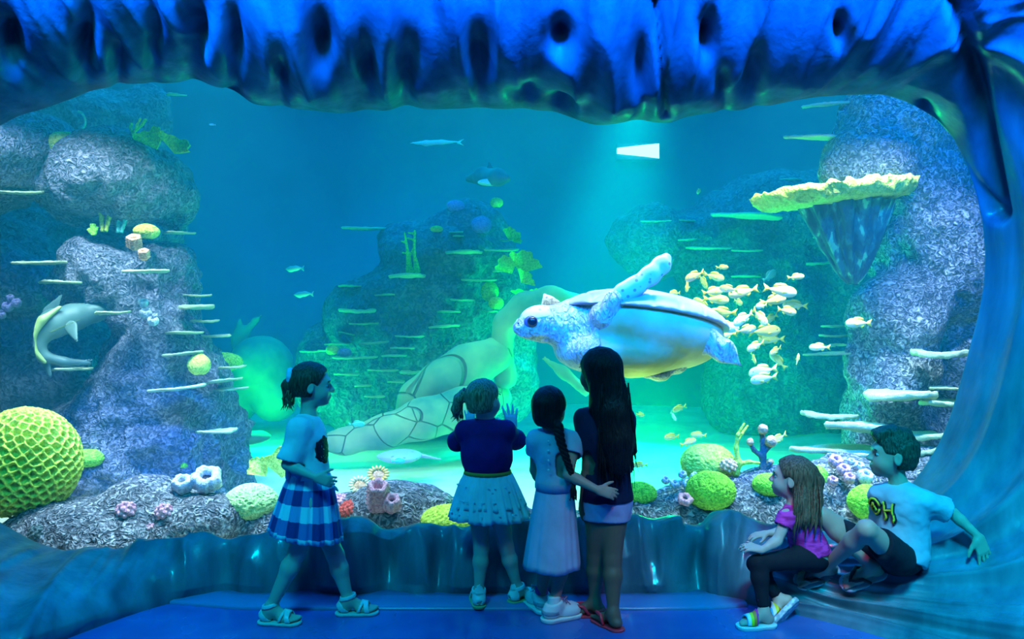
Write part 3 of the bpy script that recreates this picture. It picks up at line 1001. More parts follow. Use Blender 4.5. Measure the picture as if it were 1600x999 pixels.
# middle foreground
knobby(552, 797, 22, 16, 4.86, RED, 'bright red bushy coral on the edge of the middle mound', n=80, kr=0.14)
knobby(530, 787, 28, 14, 4.98, PINK, 'pink bushy coral behind the bright red one', n=80, kr=0.13)
cup(590, 777, 36, 56, 4.70, PINK, 'tall ringed pink barrel sponge on the middle mound', name='barrel_sponge', rings=5)
cup(612, 788, 28, 28, 4.68, PINK, 'small pink sponge leaning on the barrel sponge')
anemone(591, 745, 34, 5.05, 'orange fringed flower coral above the barrel sponge', YTIP, ORANGE)
anemone(562, 761, 34, 5.0, 'yellow flower coral left of the barrel sponge', mat('pale_ray', (1.0, 0.85, 0.45), 0.6), ORANGE)
knobby(702, 812, 46, 22, 4.72, YEL, 'bright yellow green cushion coral below the tutu', 'cushion_coral', n=240, kr=0.085)
# right foreground
brain_coral(1106, 724, 42, 30, 5.45, YEL, 'pale yellow brain coral above the green dome on the right mound')
brain_coral(1110, 767, 38, 30, 4.98, LIME, 'bright green domed coral on the right mound')
brain_coral(1000, 772, 26, 18, 5.05, LIME, 'green coral dome partly behind the girl with long loose hair')
knobby(1138, 728, 13, 11, 5.2, ORANGE, 'little orange knobbly coral touching the yellow brain coral', n=30, kr=0.22)
branch_coral(1155, 745, 5.25, [[(1150, 740, 9), (1154, 725, 9), (1150, 700, 7), (1153, 680, 6), (1163, 662, 4)], [(1152, 690, 5), (1159, 678, 5), (1168, 666, 4)], [(1154, 725, 9), (1170, 722, 6), (1186, 724, 5)], [(1152, 722, 14), (1150, 745, 10)]], YEL, 'slender yellow branching coral on the right mound')
branch_coral(1192, 740, 5.3, [[(1192, 738, 12), (1192, 715, 10), (1192, 690, 9), (1190, 672, 8)], [(1192, 715, 9), (1178, 704, 7), (1172, 692, 6)], [(1192, 708, 9), (1205, 695, 7), (1210, 688, 6)], [(1192, 738, 12), (1203, 724, 7)]], DARKC, 'dark branching coral with pale knobbed tips', tips=[(1192, 671, 8), (1172, 691, 6), (1204, 690, 9), (1203, 722, 6)])
brain_coral(1202, 758, 26, 18, 5.05, LIME, 'green coral in front of the seated girl\'s face')
brain_coral(1278, 748, 16, 20, 5.15, LIME, 'green coral behind the ponytail of the seated girl')
brain_coral(1356, 785, 30, 27, 4.86, LIME, 'bright green dome coral against the front of the boy\'s tee')
CUPS_R = [(1040, 751, 13), (1054, 757, 15), (1066, 742, 13), (1074, 758, 16), (1086, 746, 15)]
for i, (x, y, s_) in enumerate(CUPS_R):
    cup(x, y, s_, s_ * 0.8, 5.04, WHITE, ['leftmost white cup sponge left of the green dome', 'lowest left white cup sponge left of the green dome', 'topmost white cup sponge left of the green dome', 'largest white cup sponge left of the green dome', 'white cup sponge nearest the top of the green dome'][i], 'white cups beside the green dome')
cup(1070, 781, 24, 12, 4.84, PINK, 'flat pale pink sponge below the green dome coral')
CUPS_B = [(1305, 722, 22), (1318, 735, 20), (1327, 748, 18), (1301, 752, 16), (1342, 729, 15), (1352, 746, 24), (1330, 722, 12)]
for i, (x, y, s_) in enumerate(CUPS_B):
    cup(x, y, s_, s_ * 0.8, 5.12 - (y - 720) * 0.004, WHITE if i > 3 else PINK, ['pink cup sponge at the top of the group left of the boy\'s chin', 'middle pink cup sponge left of the boy\'s chin', 'lowest pink cup sponge left of the boy\'s chin', 'detached pink cup sponge nearest the seated girl', 'white cup sponge just left of the boy\'s mouth', 'widest white sponge under the boy\'s chin', 'smallest white cup sponge left of the boy\'s nose'][i], 'cup sponges left of the boy')
# left pillar
brain_coral(101, 226, 24, 20, 6.0, YEL, 'yellow ball coral between the two upper left boulders')
branch_coral(206, 222, 6.1, [[(204, 222, 5), (208, 210, 5), (214, 196, 4), (219, 186, 4)], [(208, 210, 4), (204, 200, 4), (205, 194, 5)], [(212, 205, 4), (222, 195, 4), (227, 187, 5)], [(206, 218, 4), (216, 214, 3), (226, 210, 3)]], YEL, 'yellow twiggy coral on top of the big left boulder')
leaf_coral(245, 236, 6.1, [(0, -2, 40, 34, 0.25)], LIME, 'taller upright leaf coral on the big left boulder')
leaf_coral(270, 240, 6.1, [(2, 0, 48, 26, -0.5)], LIME, 'wide drooping leaf coral at the right edge of the big left boulder')
tube_sponge([(160, 362, 157, 322, 7), (165, 362, 176, 316, 7)], 6.05, YEL, 'pair of yellow tube sponges on the left rock pillar')
tube_sponge([(184, 364, 188, 318, 7), (189, 364, 198, 334, 7)], 6.1, TEAL, 'pair of teal tube sponges beside the yellow pair')
tube_sponge([(146, 368, 145, 350, 8), (144, 366, 138, 358, 6), (148, 366, 151, 354, 6)], 6.0, LIME, 'short green tube sponge left of the yellow pair')
brain_coral(229, 362, 19, 12, 6.05, YEL, 'yellow oval coral on the top of the left pillar')
cup(210, 379, 24, 22, 5.9, ORANGE, 'upper orange barrel sponge on the left pillar', name='barrel_sponge', rings=4)
cup(225, 398, 18, 16, 5.86, ORANGE, 'lower orange barrel sponge on the left pillar', name='barrel_sponge', rings=3)
for i, (x, y, s_) in enumerate([(224, 474, 14), (228, 490, 17), (239, 502, 16), (242, 494, 8)]):
    cup(x, y, s_, s_ * 0.85, 5.92, WHITE, ['topmost pale cup sponge on the face of the left pillar', 'middle pale cup sponge on the face of the left pillar', 'lowest pale cup sponge on the face of the left pillar', 'tiny pale cup sponge beside the lowest one on the left pillar'][i], 'pale cups on the left pillar')
for i, (x, y, s_) in enumerate([(12, 480, 16), (26, 474, 14), (2, 492, 14), (16, 466, 11)]):
    cup(x, y, s_, s_ * 0.85, 6.3, PURP, ['second lowest purple cup sponge left of the shark', 'purple cup sponge nearest the shark', 'lowest purple cup sponge left of the shark', 'topmost purple cup sponge left of the shark'][i], 'purple cups left of the shark')
brain_coral(311, 570, 17, 17, 6.1, YEL, 'yellow green ball coral on the right edge of the left pillar')
brain_coral(348, 566, 30, 15, 7.4, LIME, 'bright green flat coral behind the right edge of the left pillar')
# far reef tower
branch_coral(640, 425, 9.0, [[(637, 425, 7), (637, 395, 5), (632, 363, 3)], [(650, 425, 7), (647, 395, 5), (648, 360, 3)], [(636, 380, 3), (627, 377, 3)], [(636, 396, 3), (629, 395, 3)], [(647, 375, 3), (636, 372, 3)], [(648, 365, 3), (638, 364, 3)], [(643, 425, 5), (640, 400, 4), (647, 386, 3)], [(655, 424, 5), (650, 405, 4)]], LIME, 'green dead-tree coral standing on a plate of the far reef tower', name='tree_coral')
brain_coral(776, 317, 10, 8, 9.2, YEL, 'small yellow ball coral on the peak of the far reef tower')
brain_coral(712, 322, 14, 9, 9.3, PURP, 'purple ball coral left of the peak of the far reef tower')
brain_coral(752, 352, 16, 14, 9.2, PURP, 'purple rounded coral below the peak of the far reef tower')
brain_coral(682, 358, 10, 5, 9.1, YEL, 'little yellow coral on the left slope of the far reef tower')
brain_coral(519, 547, 10, 8, 8.9, YEL, 'yellow ball coral at the left foot of the far reef tower')
brain_coral(538, 551, 11, 7, 8.9, PURP, 'purple ball coral beside the yellow one at the far tower foot')
leaf_coral(795, 376, 9.0, [(0, 0, 26, 20, -0.4), (6, 2, 18, 14, -0.9)], LIME, 'green leaf coral high on the right side of the far reef tower')
leaf_coral(800, 428, 8.9, [(0, 0, 34, 30, 0.5), (12, 0, 44, 36, -0.4), (14, 14, 30, 20, -0.8)], YEL, 'big yellow leaf coral on the right side of the far reef tower')
brain_coral(765, 456, 14, 16, 9.0, LIME, 'green round coral above the turtle sculpture')
brain_coral(775, 474, 12, 10, 8.9, YEL, 'yellow round coral just left of the sculpture\'s arched neck')
leaf_coral(820, 468, 9.2, [(0, 0, 44, 14, -0.2), (14, 2, 26, 18, -0.6)], LIME, 'green leaf coral behind the sculpture\'s arched neck')
# hoop and lamp at the back
def hoop():
    c = at(118, 190, 7.0); r = px(15, 7.0)
    pts_ = [c + np.array([r * math.cos(a), 0, r * 1.1 * math.sin(a)]) for a in np.linspace(-1.2, 1.3, 20)]
    mb = MB().tube(pts_, 0.01, 8)
    o = mesh_obj('pipe_rim', np.array(mb.v) - c, mb.f, PALEG); o.location = V3(c)
    tag(o, 'pale curved pipe rim behind the yellow ball coral in the upper left', 'pipe rim')
hoop()

# ------------------------------------------------------------------ carved sculptures on the tank floor
def stone_mat(name, a, b_, groove=True, gs=3.3):
    m = tex_mat(name, [(0.3, a), (0.65, b_)], 2.2, 5, 0.8, 0.2, 0.3, 0.02)
    if groove:
        b = m.node_tree.nodes['Principled BSDF']
        mp = coords(m, (1, 1, 1))
        v_ = N(m, 'ShaderNodeTexVoronoi'); v_.feature = 'DISTANCE_TO_EDGE'; v_.inputs['Scale'].default_value = gs; v_.inputs['Randomness'].default_value = 0.75
        L(m, mp, 0, v_, 'Vector')
        r = ramp(m, [(0.0, (0, 0, 0)), (0.02, (1, 1, 1))]); L(m, v_, 'Distance', r, 'Fac')
        bp = N(m, 'ShaderNodeBump'); bp.inputs['Strength'].default_value = 1.0; bp.inputs['Distance'].default_value = 0.05
        L(m, r, 'Color', bp, 'Height'); L(m, bp, 'Normal', b, 'Normal')
    return m
STONE = stone_mat('carved_stone', (0.10, 0.26, 0.24), (0.50, 0.62, 0.36))
STONE_S = stone_mat('smooth_carved_stone', (0.10, 0.28, 0.24), (0.50, 0.62, 0.34), False)
def sculpture():
    Y = 8.2
    root = empty('turtle_sculpture', at(700, 700, Y), 'giant carved turtle sculpture lying on the sand behind the standing girls', 'sculpture')
    w = lambda x, y, d=0: at(x, y, Y + d)
    s = sdf_box([w(495, 700), w(860, 560, .9), w(700, 720, -.5)], 0.35, 0.035)
    s.chain([w(500, 692, -.3), w(540, 690, -.3), (w(600, 675, -.3)), w(660, 655, -.2), w(725, 640, 0), w(775, 622, .4)], [px(a, Y) for a in (13, 19, 24, 30, 34, 26)], k=0.1)
    s.mesh('flipper', STONE, root, 2)
    s = sdf_box([w(600, 660), w(800, 500, .6)], 0.4, 0.035)
    s.chain([w(622, 652, 0.1), w(650, 622, 0.1), w(690, 598, 0.1), w(730, 575, .15), w(772, 556, .2)], [px(a, Y) for a in (10, 25, 32, 34, 30)], k=0.1, flat=((0, 1, 0), 0.7))
    s.mesh('shell_rim', stone_mat('large_plate_stone', (0.10, 0.28, 0.24), (0.50, 0.62, 0.34), True, 1.5), root, 2)
    s = sdf_box([w(760, 640), w(920, 430, .6)], 0.4, 0.035)
    s.chain([w(790, 590, .3), w(782, 545, .25), w(790, 505, .2), w(820, 482, .2), w(860, 472, .3), w(910, 480, .5)], [px(a, Y) for a in (20, 17, 18, 24, 24, 20)], k=0.1)
    s.mesh('neck', STONE_S, root, 2)
    s = sdf_box([w(840, 540), w(930, 640, .3)], 0.3, 0.035)
    s.chain([w(850, 560, .2), w(880, 582, .15), w(915, 612, .1)], [px(a, Y) for a in (5, 8, 9)], k=0.1)
    s.mesh('flipper', STONE_S, root, 2)
sculpture()
def tail_sculpture():
    Y = 10.6
    root = empty('whale_sculpture', at(400, 660, Y), 'hazy green domed sculpture with a raised forked tail beyond the left pillar', 'sculpture')
    w = lambda x, y, d=0: at(x, y, Y + d)
    s = sdf_box([w(300, 680, -.6), w(470, 520, .8)], 0.5, 0.05)
    s.ell(w(408, 578, 0), (px(50, Y), 0.55, px(54, Y)), k=0.1)
    s.ell(w(430, 625, -.1), (px(34, Y), 0.4, px(34, Y)), k=0.1)
    s.ell(w(355, 620, 0.0), (px(48, Y), 0.5, px(50, Y)), k=0.1)
    s.mesh('body', STONE_S, root, 2)
    s = sdf_box([w(350, 580), w(430, 470)], 0.3, 0.04)
    s.chain([w(382, 570), w(374, 530), w(375, 496)], [px(a, Y) for a in (18, 12, 4)], k=0.06, flat=((0, 1, 0), 0.6))
    s.chain([w(382, 522), w(398, 502), w(412, 490)], [px(a, Y) for a in (7, 5, 2)], k=0.06)
    s.mesh('tail', STONE_S, root, 2)
tail_sculpture()
def fixture():
    Y = 13.75
    c = at(997, 236, Y)
    root = empty('underwater_lamp', c, 'glowing underwater lamp at the top of the bright light shaft', 'lamp')
    w_, h_ = px(33, Y), px(13, Y)
    mb = MB().add(*boxv(-w_, w_, 0.02, 0.35, -h_, h_))
    o = mesh_obj('housing', np.array(mb.v), mb.f, BACK, smooth=False); o.parent = root
    em = mat('lamp_glow', (1, 1, 1)); b = em.node_tree.nodes['Principled BSDF']
    b.inputs['Emission Color'].default_value = (0.75, 1.0, 0.85, 1); b.inputs['Emission Strength'].default_value = 2.6
    n = 10
    vs = [(-w_ + 2 * w_ * i / n, -0.02 * math.sin(PI * i / n), h_ * (0.35 + 0.55 * i / n) * s_) for i in range(n + 1) for s_ in (-1, 1)]
    o = mesh_obj('lens', np.array(vs), [(2 * i, 2 * i + 2, 2 * i + 3, 2 * i + 1) for i in range(n)], em, smooth=False); o.parent = root
fixture()
# ================================================================== ANIMALS
# --- sea turtle
def turtle_skin():
    m = mat('turtle_skin', (0.75, 0.72, 0.70), 0.5, 0.5)
    b = m.node_tree.nodes['Principled BSDF']
    mp = coords(m, (1, 1, 1))
    v_ = N(m, 'ShaderNodeTexVoronoi'); v_.feature = 'SMOOTH_F1'; v_.inputs['Scale'].default_value = 26; v_.inputs['Randomness'].default_value = 0.9
    L(m, mp, 0, v_, 'Vector')
    n = N(m, 'ShaderNodeTexNoise'); n.inputs['Scale'].default_value = 3.2; n.inputs['Detail'].default_value = 3
    L(m, mp, 0, n, 'Vector')
    # wrinkles run across the neck
    mw = coords(m, (1.0, 1.0, 0.45))
    w_ = N(m, 'ShaderNodeTexNoise'); w_.inputs['Scale'].default_value = 34; w_.inputs['Detail'].default_value = 3; w_.inputs['Distortion'].default_value = 1.4
    L(m, mw, 0, w_, 'Vector')
    r = ramp(m, [(0.34, (0.44, 0.40, 0.44)), (0.48, (0.72, 0.68, 0.66)), (0.66, (0.86, 0.82, 0.78))]); L(m, w_, 'Fac', r, 'Fac')
    r2 = ramp(m, [(0.40, (1, 1, 1)), (0.62, (0.80, 0.72, 0.42))]); L(m, n, 'Fac', r2, 'Fac')
    mx = N(m, 'ShaderNodeMix'); mx.data_type = 'RGBA'; mx.blend_type = 'MULTIPLY'; mx.inputs[0].default_value = 0.8
    L(m, r, 'Color', mx, 6); L(m, r2, 'Color', mx, 7); L(m, mx, 2, b, 'Base Color')
    bp = N(m, 'ShaderNodeBump'); bp.inputs['Strength'].default_value = 1.0; bp.inputs['Distance'].default_value = 0.035
    L(m, w_, 'Fac', bp, 'Height'); L(m, bp, 'Normal', b, 'Normal')
    return m
def spotted_skin(name, base, spot, scale=16, t=0.34):
    m = mat(name, base, 0.5, 0.5)
    b = m.node_tree.nodes['Principled BSDF']
    mp = coords(m, (1, 1, 1))
    v_ = N(m, 'ShaderNodeTexVoronoi'); v_.feature = 'F1'; v_.inputs['Scale'].default_value = scale
    L(m, mp, 0, v_, 'Vector')
    r = ramp(m, [(t - 0.06, spot), (t + 0.04, base)]); L(m, v_, 'Distance', r, 'Fac'); L(m, r, 'Color', b, 'Base Color')
    return m
T_SKIN = turtle_skin()
T_FLIP = spotted_skin('turtle_flipper_skin', (0.80, 0.76, 0.76), (0.36, 0.28, 0.44), 24, 0.24)
T_SHELL = tex_mat('turtle_shell', [(0.35, (0.30, 0.25, 0.30)), (0.6, (0.56, 0.50, 0.52))], 4, 6, 0.45, 0.5, 0.4, 0.02)
T_BELLY = tex_mat('turtle_plastron', [(0.38, (0.50, 0.40, 0.10)), (0.62, (0.72, 0.64, 0.30))], 3.5, 6, 0.6, 0.3, 0.8, 0.04)
EYERIM = mat('eye_rim', (0.10, 0.10, 0.22), 0.4)

def turtle():
    Y = 5.15
    g = lambda a: px(a, Y)
    w = lambda x, y, d=0: at(x, y, Y + d)
    c0 = w(985, 530)
    root = empty('sea_turtle', c0, 'large pale loggerhead sea turtle swimming to the left above the girls', 'turtle')
    # body: head, neck, trunk, limbs in one surface
    s = SDF(w(790, 630, -0.6), w(1180, 380, 0.7), 0.0095)
    ax = axes(w(1120, 512, .12) - w(890, 476, 0), (0.0, 0.16, 1)); n_ = ax[:, 2]; cs = w(1006, 507, .05)
    s.ell(cs - n_ * g(12), (g(124), 0.41, g(58)), R=ax, k=0.03)
    s.ell(w(960, 545, .0), (g(95), 0.34, g(44)), k=0.05)
    s.cone(w(905, 510, -.02), w(950, 508, .02), g(44), g(50), k=0.06)
    s.cone(w(868, 508, -.08), w(915, 512, -.02), g(31), g(43), k=0.05)
    # head: skull, brow, cheek, beak
    s.ell(w(846, 503, -.12), (g(34), g(24), g(25)), R=axes(w(880, 505, -.08) - w(806, 504, -.15)), k=0.03)
    s.ell(w(836, 517, -.13), (g(26), g(19), g(14)), k=0.02)
    s.cone(w(826, 508, -.15), w(810, 512, -.17), g(15), g(9), k=0.02)
    s.cone(w(812, 503, -.17), w(807, 519, -.17), g(6), g(4), k=0.012)
    s.cone(w(815, 522, -.165), w(850, 527, -.12), g(6), g(10), k=0.012)
    s.ell(w(833, 503, -.205), (g(11), g(6), g(9)), k=0.012)               # eyelids
    # mouth line
    s.cone(w(806, 520, -.20), w(842, 523, -.215), 0.005, 0.004, k=0.006, mode='sub')
    # front shoulder (near side) and raised flipper
    s.chain([w(945, 512, -.16), w(943, 492, -.27), w(960, 468, -.33)], [g(18), g(17), g(13)], k=0.04, flat=None)
    s.chain([w(962, 467, -.33), w(990, 449, -.34), w(1016, 432, -.34), w(1034, 415, -.33), w(1042, 403, -.32)], [g(13), g(12), g(12), g(11), g(5)], k=0.02, flat=((0.15, 1, 0.25), 0.42))
    # far front flipper showing behind the head
    s.chain([w(885, 505, .25), w(860, 480, .3), w(850, 462, .33)], [g(20), g(13), g(3)], k=0.03, flat=((0.1, 1, 0.1), 0.4))
    # hind flippers
    s.chain([w(1085, 530, -.12), w(1106, 533, -.2), w(1130, 549, -.24), w(1156, 570, -.25)], [g(20), g(16), g(15), g(4)], k=0.03, flat=((0.1, 1, 0.35), 0.40))
    s.chain([w(1050, 560, .1), w(1050, 578, .0), w(1030, 590, -.05), w(1008, 588, -.08)], [g(24), g(14), g(11), g(5)], k=0.03, flat=((0.1, 0.3, 1), 0.40))
    s.cone(w(1110, 520, .1), w(1132, 528, .12), g(8), g(2), k=0.03)
    v, f = s.surf(); v = relax(v, f, 2)
    v = v + vnormals(v, f) * (0.006 * fnoise(v * 16, 3) * np.clip((v[:, 0] - w(850, 0)[0]) / 0.1, 0, 1))[:, None]
    body = mesh_obj('body', v, f, T_SKIN, root)
    # flipper blades carry the spotted skin as their own part
    s = SDF(w(935, 505, -.5), w(1062, 382, -.2), 0.006)
    s.chain([w(958, 472, -.325), w(975, 458, -.338), w(992, 448, -.342), w(1016, 431, -.343), w(1034, 414, -.333), w(1041, 404, -.322)], [g(12.5), g(13.4), g(13.2), g(13.2), g(12.2), g(8)], k=0.02, flat=((0.15, 1, 0.25), 0.46))
    s.mesh('flipper_blade', T_FLIP, root, 2)
    s = SDF(w(835, 500, .1), w(880, 445, .45), 0.006)
    s.chain([w(866, 486, .29), w(858, 474, .31), w(851, 461, .33)], [g(13), g(11), g(3.5)], k=0.02, flat=((0.1, 1, 0.1), 0.45))
    s.mesh('flipper_blade', T_FLIP, root, 2)
    # shell: a vaulted cap with a rim that juts past the body
    s = SDF(w(840, 620, -0.7), w(1170, 400, 0.8), 0.0095)
    s.ell(cs, (g(136), 0.46, g(50)), R=ax, k=0)
    s.half(cs + n_ * 0.022, -n_)
    def sc_(v):
        q = (v - cs) @ ax
        gx_, gy_ = q[:, 0] / 0.17, q[:, 1] / 0.19
        seam = np.minimum(np.abs((gx_ + 0.5 * (np.floor(gy_) % 2)) % 1 - .5), np.abs(gy_ % 1 - .5))
        return (0.004 * fnoise(v * 12, 3) - 0.006 * np.exp(-(np.minimum(np.abs(gx_ % 1 - .5), np.abs(gy_ % 1 - .5)) / .06) ** 2)) * (q[:, 2] > 0.03)
    s.mesh('shell', T_SHELL, root, 2, sc_)
    s = SDF(w(880, 640, -0.6), w(1150, 440, 0.6), 0.0095)
    s.ell(cs - n_ * g(10), (g(127), 0.425, g(62)), R=ax, k=0)
    s.ell(w(975, 545, .0), (g(100), 0.36, g(46)), k=0.04)
    s.half(cs + n_ * 0.024, n_)
    s.half(w(962, 520), (-1, 0.55, -0.35))
    s.mesh('plastron', T_BELLY, root, 2)
    MB().ball(w(832, 503, -.206), np.array((g(13), g(5), g(10))), 20, 12).build('eyelid', EYERIM, root)
    for nm, r_, off, m_ in (('eye', (g(8.5), g(6), g(8)), -.216, EYE),):
        mb = MB().ball(w(832, 503, off), np.array(r_), 20, 12)
        mb.build(nm, m_, root)
    s = SDF(w(800, 545, -.3), w(895, 470, .1), 0.006)
    s.ell(w(846, 503, -.12), (g(34.8), g(24.8), g(25.8)), R=axes(w(880, 505, -.08) - w(806, 504, -.15)), k=0)
    s.half(w(840, 492, -.12), (0.12, 0.25, -1))
    s.mesh('head_scales', T_FLIP, root, 2)
    mb = MB().ball(w(810, 505, -.20), np.array((0.006, 0.006, 0.005)), 10, 6); mb.build('nostril', EYE, root)
    return root
turtle()

# --- yellow snappers
def fish_mat():
    m = mat('snapper_skin', (0.9, 0.9, 0.6), 0.4, 0.5)
    b = m.node_tree.nodes['Principled BSDF']
    tc = N(m, 'ShaderNodeTexCoord'); sp = N(m, 'ShaderNodeSeparateXYZ'); L(m, tc, 'Generated', sp, 0)
    r = ramp(m, [(0.25, (0.95, 0.92, 0.55)), (0.5, (0.95, 0.88, 0.25)), (0.8, (0.80, 0.72, 0.10))]); L(m, sp, 'Z', r, 'Fac')
    w_ = N(m, 'ShaderNodeTexNoise'); w_.inputs['Scale'].default_value = 5; mp = coords(m, (0.4, 1, 12)); L(m, mp, 0, w_, 0)
    mx = N(m, 'ShaderNodeMix'); mx.data_type = 'RGBA'; mx.blend_type = 'MULTIPLY'; mx.inputs[0].default_value = 0.35
    r2 = ramp(m, [(0.4, (0.5, 0.55, 0.6)), (0.55, (1, 1, 1))]); L(m, w_, 'Fac', r2, 'Fac')
    L(m, r, 'Color', mx, 6); L(m, r2, 'Color', mx, 7); L(m, mx, 2, b, 'Base Color')
    return m
SNAP = fish_mat()
FIN = mat('fin_yellow', (0.95, 0.78, 0.10), 0.5)
GREENF = mat('green_fish_skin', (0.05, 0.55, 0.40), 0.5)
WHITEF = mat('pale_fish_skin', (0.80, 0.86, 0.82), 0.45)
def fish_proto(name, skin, fin, deep=0.20, wide=0.09):
    """unit-length fish, nose at +x; body mesh is the thing, fins and eyes are parts"""
    n, m_ = 26, 16
    xs = np.linspace(0, 1, n)
    vs = []
    for i, t in enumerate(xs):
        # profile from nose (t=0) to tail root (t=1)
        up = deep * (math.sin(PI * min(1, t * 0.98 + 0.02) ** 0.62) ** 0.85) * (1 - 0.10 * t) + 0.022 * t
        dn = deep * 0.82 * (math.sin(PI * min(1, t * 0.98 + 0.02) ** 0.68) ** 0.9) + 0.022 * t
        wd = wide * (math.sin(PI * min(1, t * 0.98 + 0.02) ** 0.58) ** 0.9) + 0.008 * t
        x = 0.5 - 0.80 * t
        for j in range(m_):
            a = 2 * PI * j / m_
            z = math.sin(a)
            vs.append((x, wd * math.cos(a) * (1 - 0.25 * abs(z)), (up if z > 0 else dn) * z - 0.02 * (1 - t)))
    fs = grid_faces(n, m_).tolist()
    fs = []
    for i in range(n - 1):
        for j in range(m_):
            k = (j + 1) % m_
            fs.append((i * m_ + j, (i + 1) * m_ + j, (i + 1) * m_ + k, i * m_ + k))
    fs += [tuple(range(m_)), tuple(range((n - 1) * m_, n * m_))[::-1]]
    o = mesh_obj(name, np.array(vs), fs, skin)
    def fin_(nm, poly, th=0.010, yoff=0.0, slope=0.0):
        k = len(poly)
        c = np.mean(poly, 0)
        v = [(p[0], yoff + slope * (p[0] - poly[0][0]) + s_ * th * (0.35 if i else 1), p[1]) for s_ in (-1, 1) for i, p in enumerate(poly)]
        v += [(c[0], yoff + slope * (c[0] - poly[0][0]) + s_ * th, c[1]) for s_ in (-1, 1)]
        f = []
        for i in range(k):
            j = (i + 1) % k
            f += [(i, j, 2 * k), (k + j, k + i, 2 * k + 1), (i, k + i, k + j, j)]
        q = mesh_obj(nm, np.array(v), f, fin); q.parent = o
    fin_('tail_fin', [(-0.28, 0.028), (-0.38, 0.09), (-0.50, 0.155), (-0.43, 0.0), (-0.50, -0.15), (-0.38, -0.085), (-0.28, -0.028)])
    fin_('dorsal_fin', [(0.24, deep * 0.86), (0.14, deep * 1.22), (0.0, deep * 1.24), (-0.14, deep * 1.02), (-0.22, deep * 0.50), (-0.1, deep * 0.55), (0.05, deep * 0.75)])
    fin_('anal_fin', [(-0.04, -deep * 0.65), (-0.12, -deep * 1.0), (-0.22, -deep * 0.45), (-0.15, -deep * 0.3)])
    for s_ in (-1, 1):
        fin_('pectoral_fin', [(0.22, -0.03), (0.10, -0.01), (0.04, -0.07), (0.13, -0.09)], 0.006, s_ * (wide * 0.98), -s_ * 0.25)
        e = MB().ball((0.375, s_ * wide * 0.70, 0.035), np.array((0.024, 0.012, 0.024)), 10, 8)
        q = mesh_obj('eye', np.array(e.v), e.f, EYE); q.parent = o
    return o
def copy_tree(o):
    c = o.copy(); col.objects.link(c)
    for ch in children(o):
        d = ch.copy(); col.objects.link(d); d.parent = c
    return c
_protos = {}
def fish(kind, x, y, length_px, Y, heading, roll=0.0, pitch=0.0, label=None, group=None, cat='fish'):
    """heading: angle of the nose in plan, 0 = photo right, 180 = left, 270 = toward the viewer"""
    if kind not in _protos:
        a = {'snapper': ('yellow_fish', SNAP, FIN, 0.19, 0.085), 'green': ('green_fish', GREENF, GREENF, 0.20, 0.08), 'pale': ('pale_fish', WHITEF, WHITEF, 0.17, 0.08)}[kind]
        _protos[kind] = fish_proto(*a); o = _protos[kind]
    else:
        o = copy_tree(_protos[kind])
    o.location = V3(at(x, y, Y))
    s_ = px(length_px, Y)
    o.scale = (s_, s_, s_)
    # bodies curve with the swim: yaw, then tilt nose up
    o.rotation_euler = Euler((roll, -pitch, math.radians(heading)), 'XYZ')
    o['label'] = label; o['category'] = cat
    if group: o['group'] = group
    elif 'group' in o: del o['group']
    return o
G = 'yellow fish schooling right of the turtle'
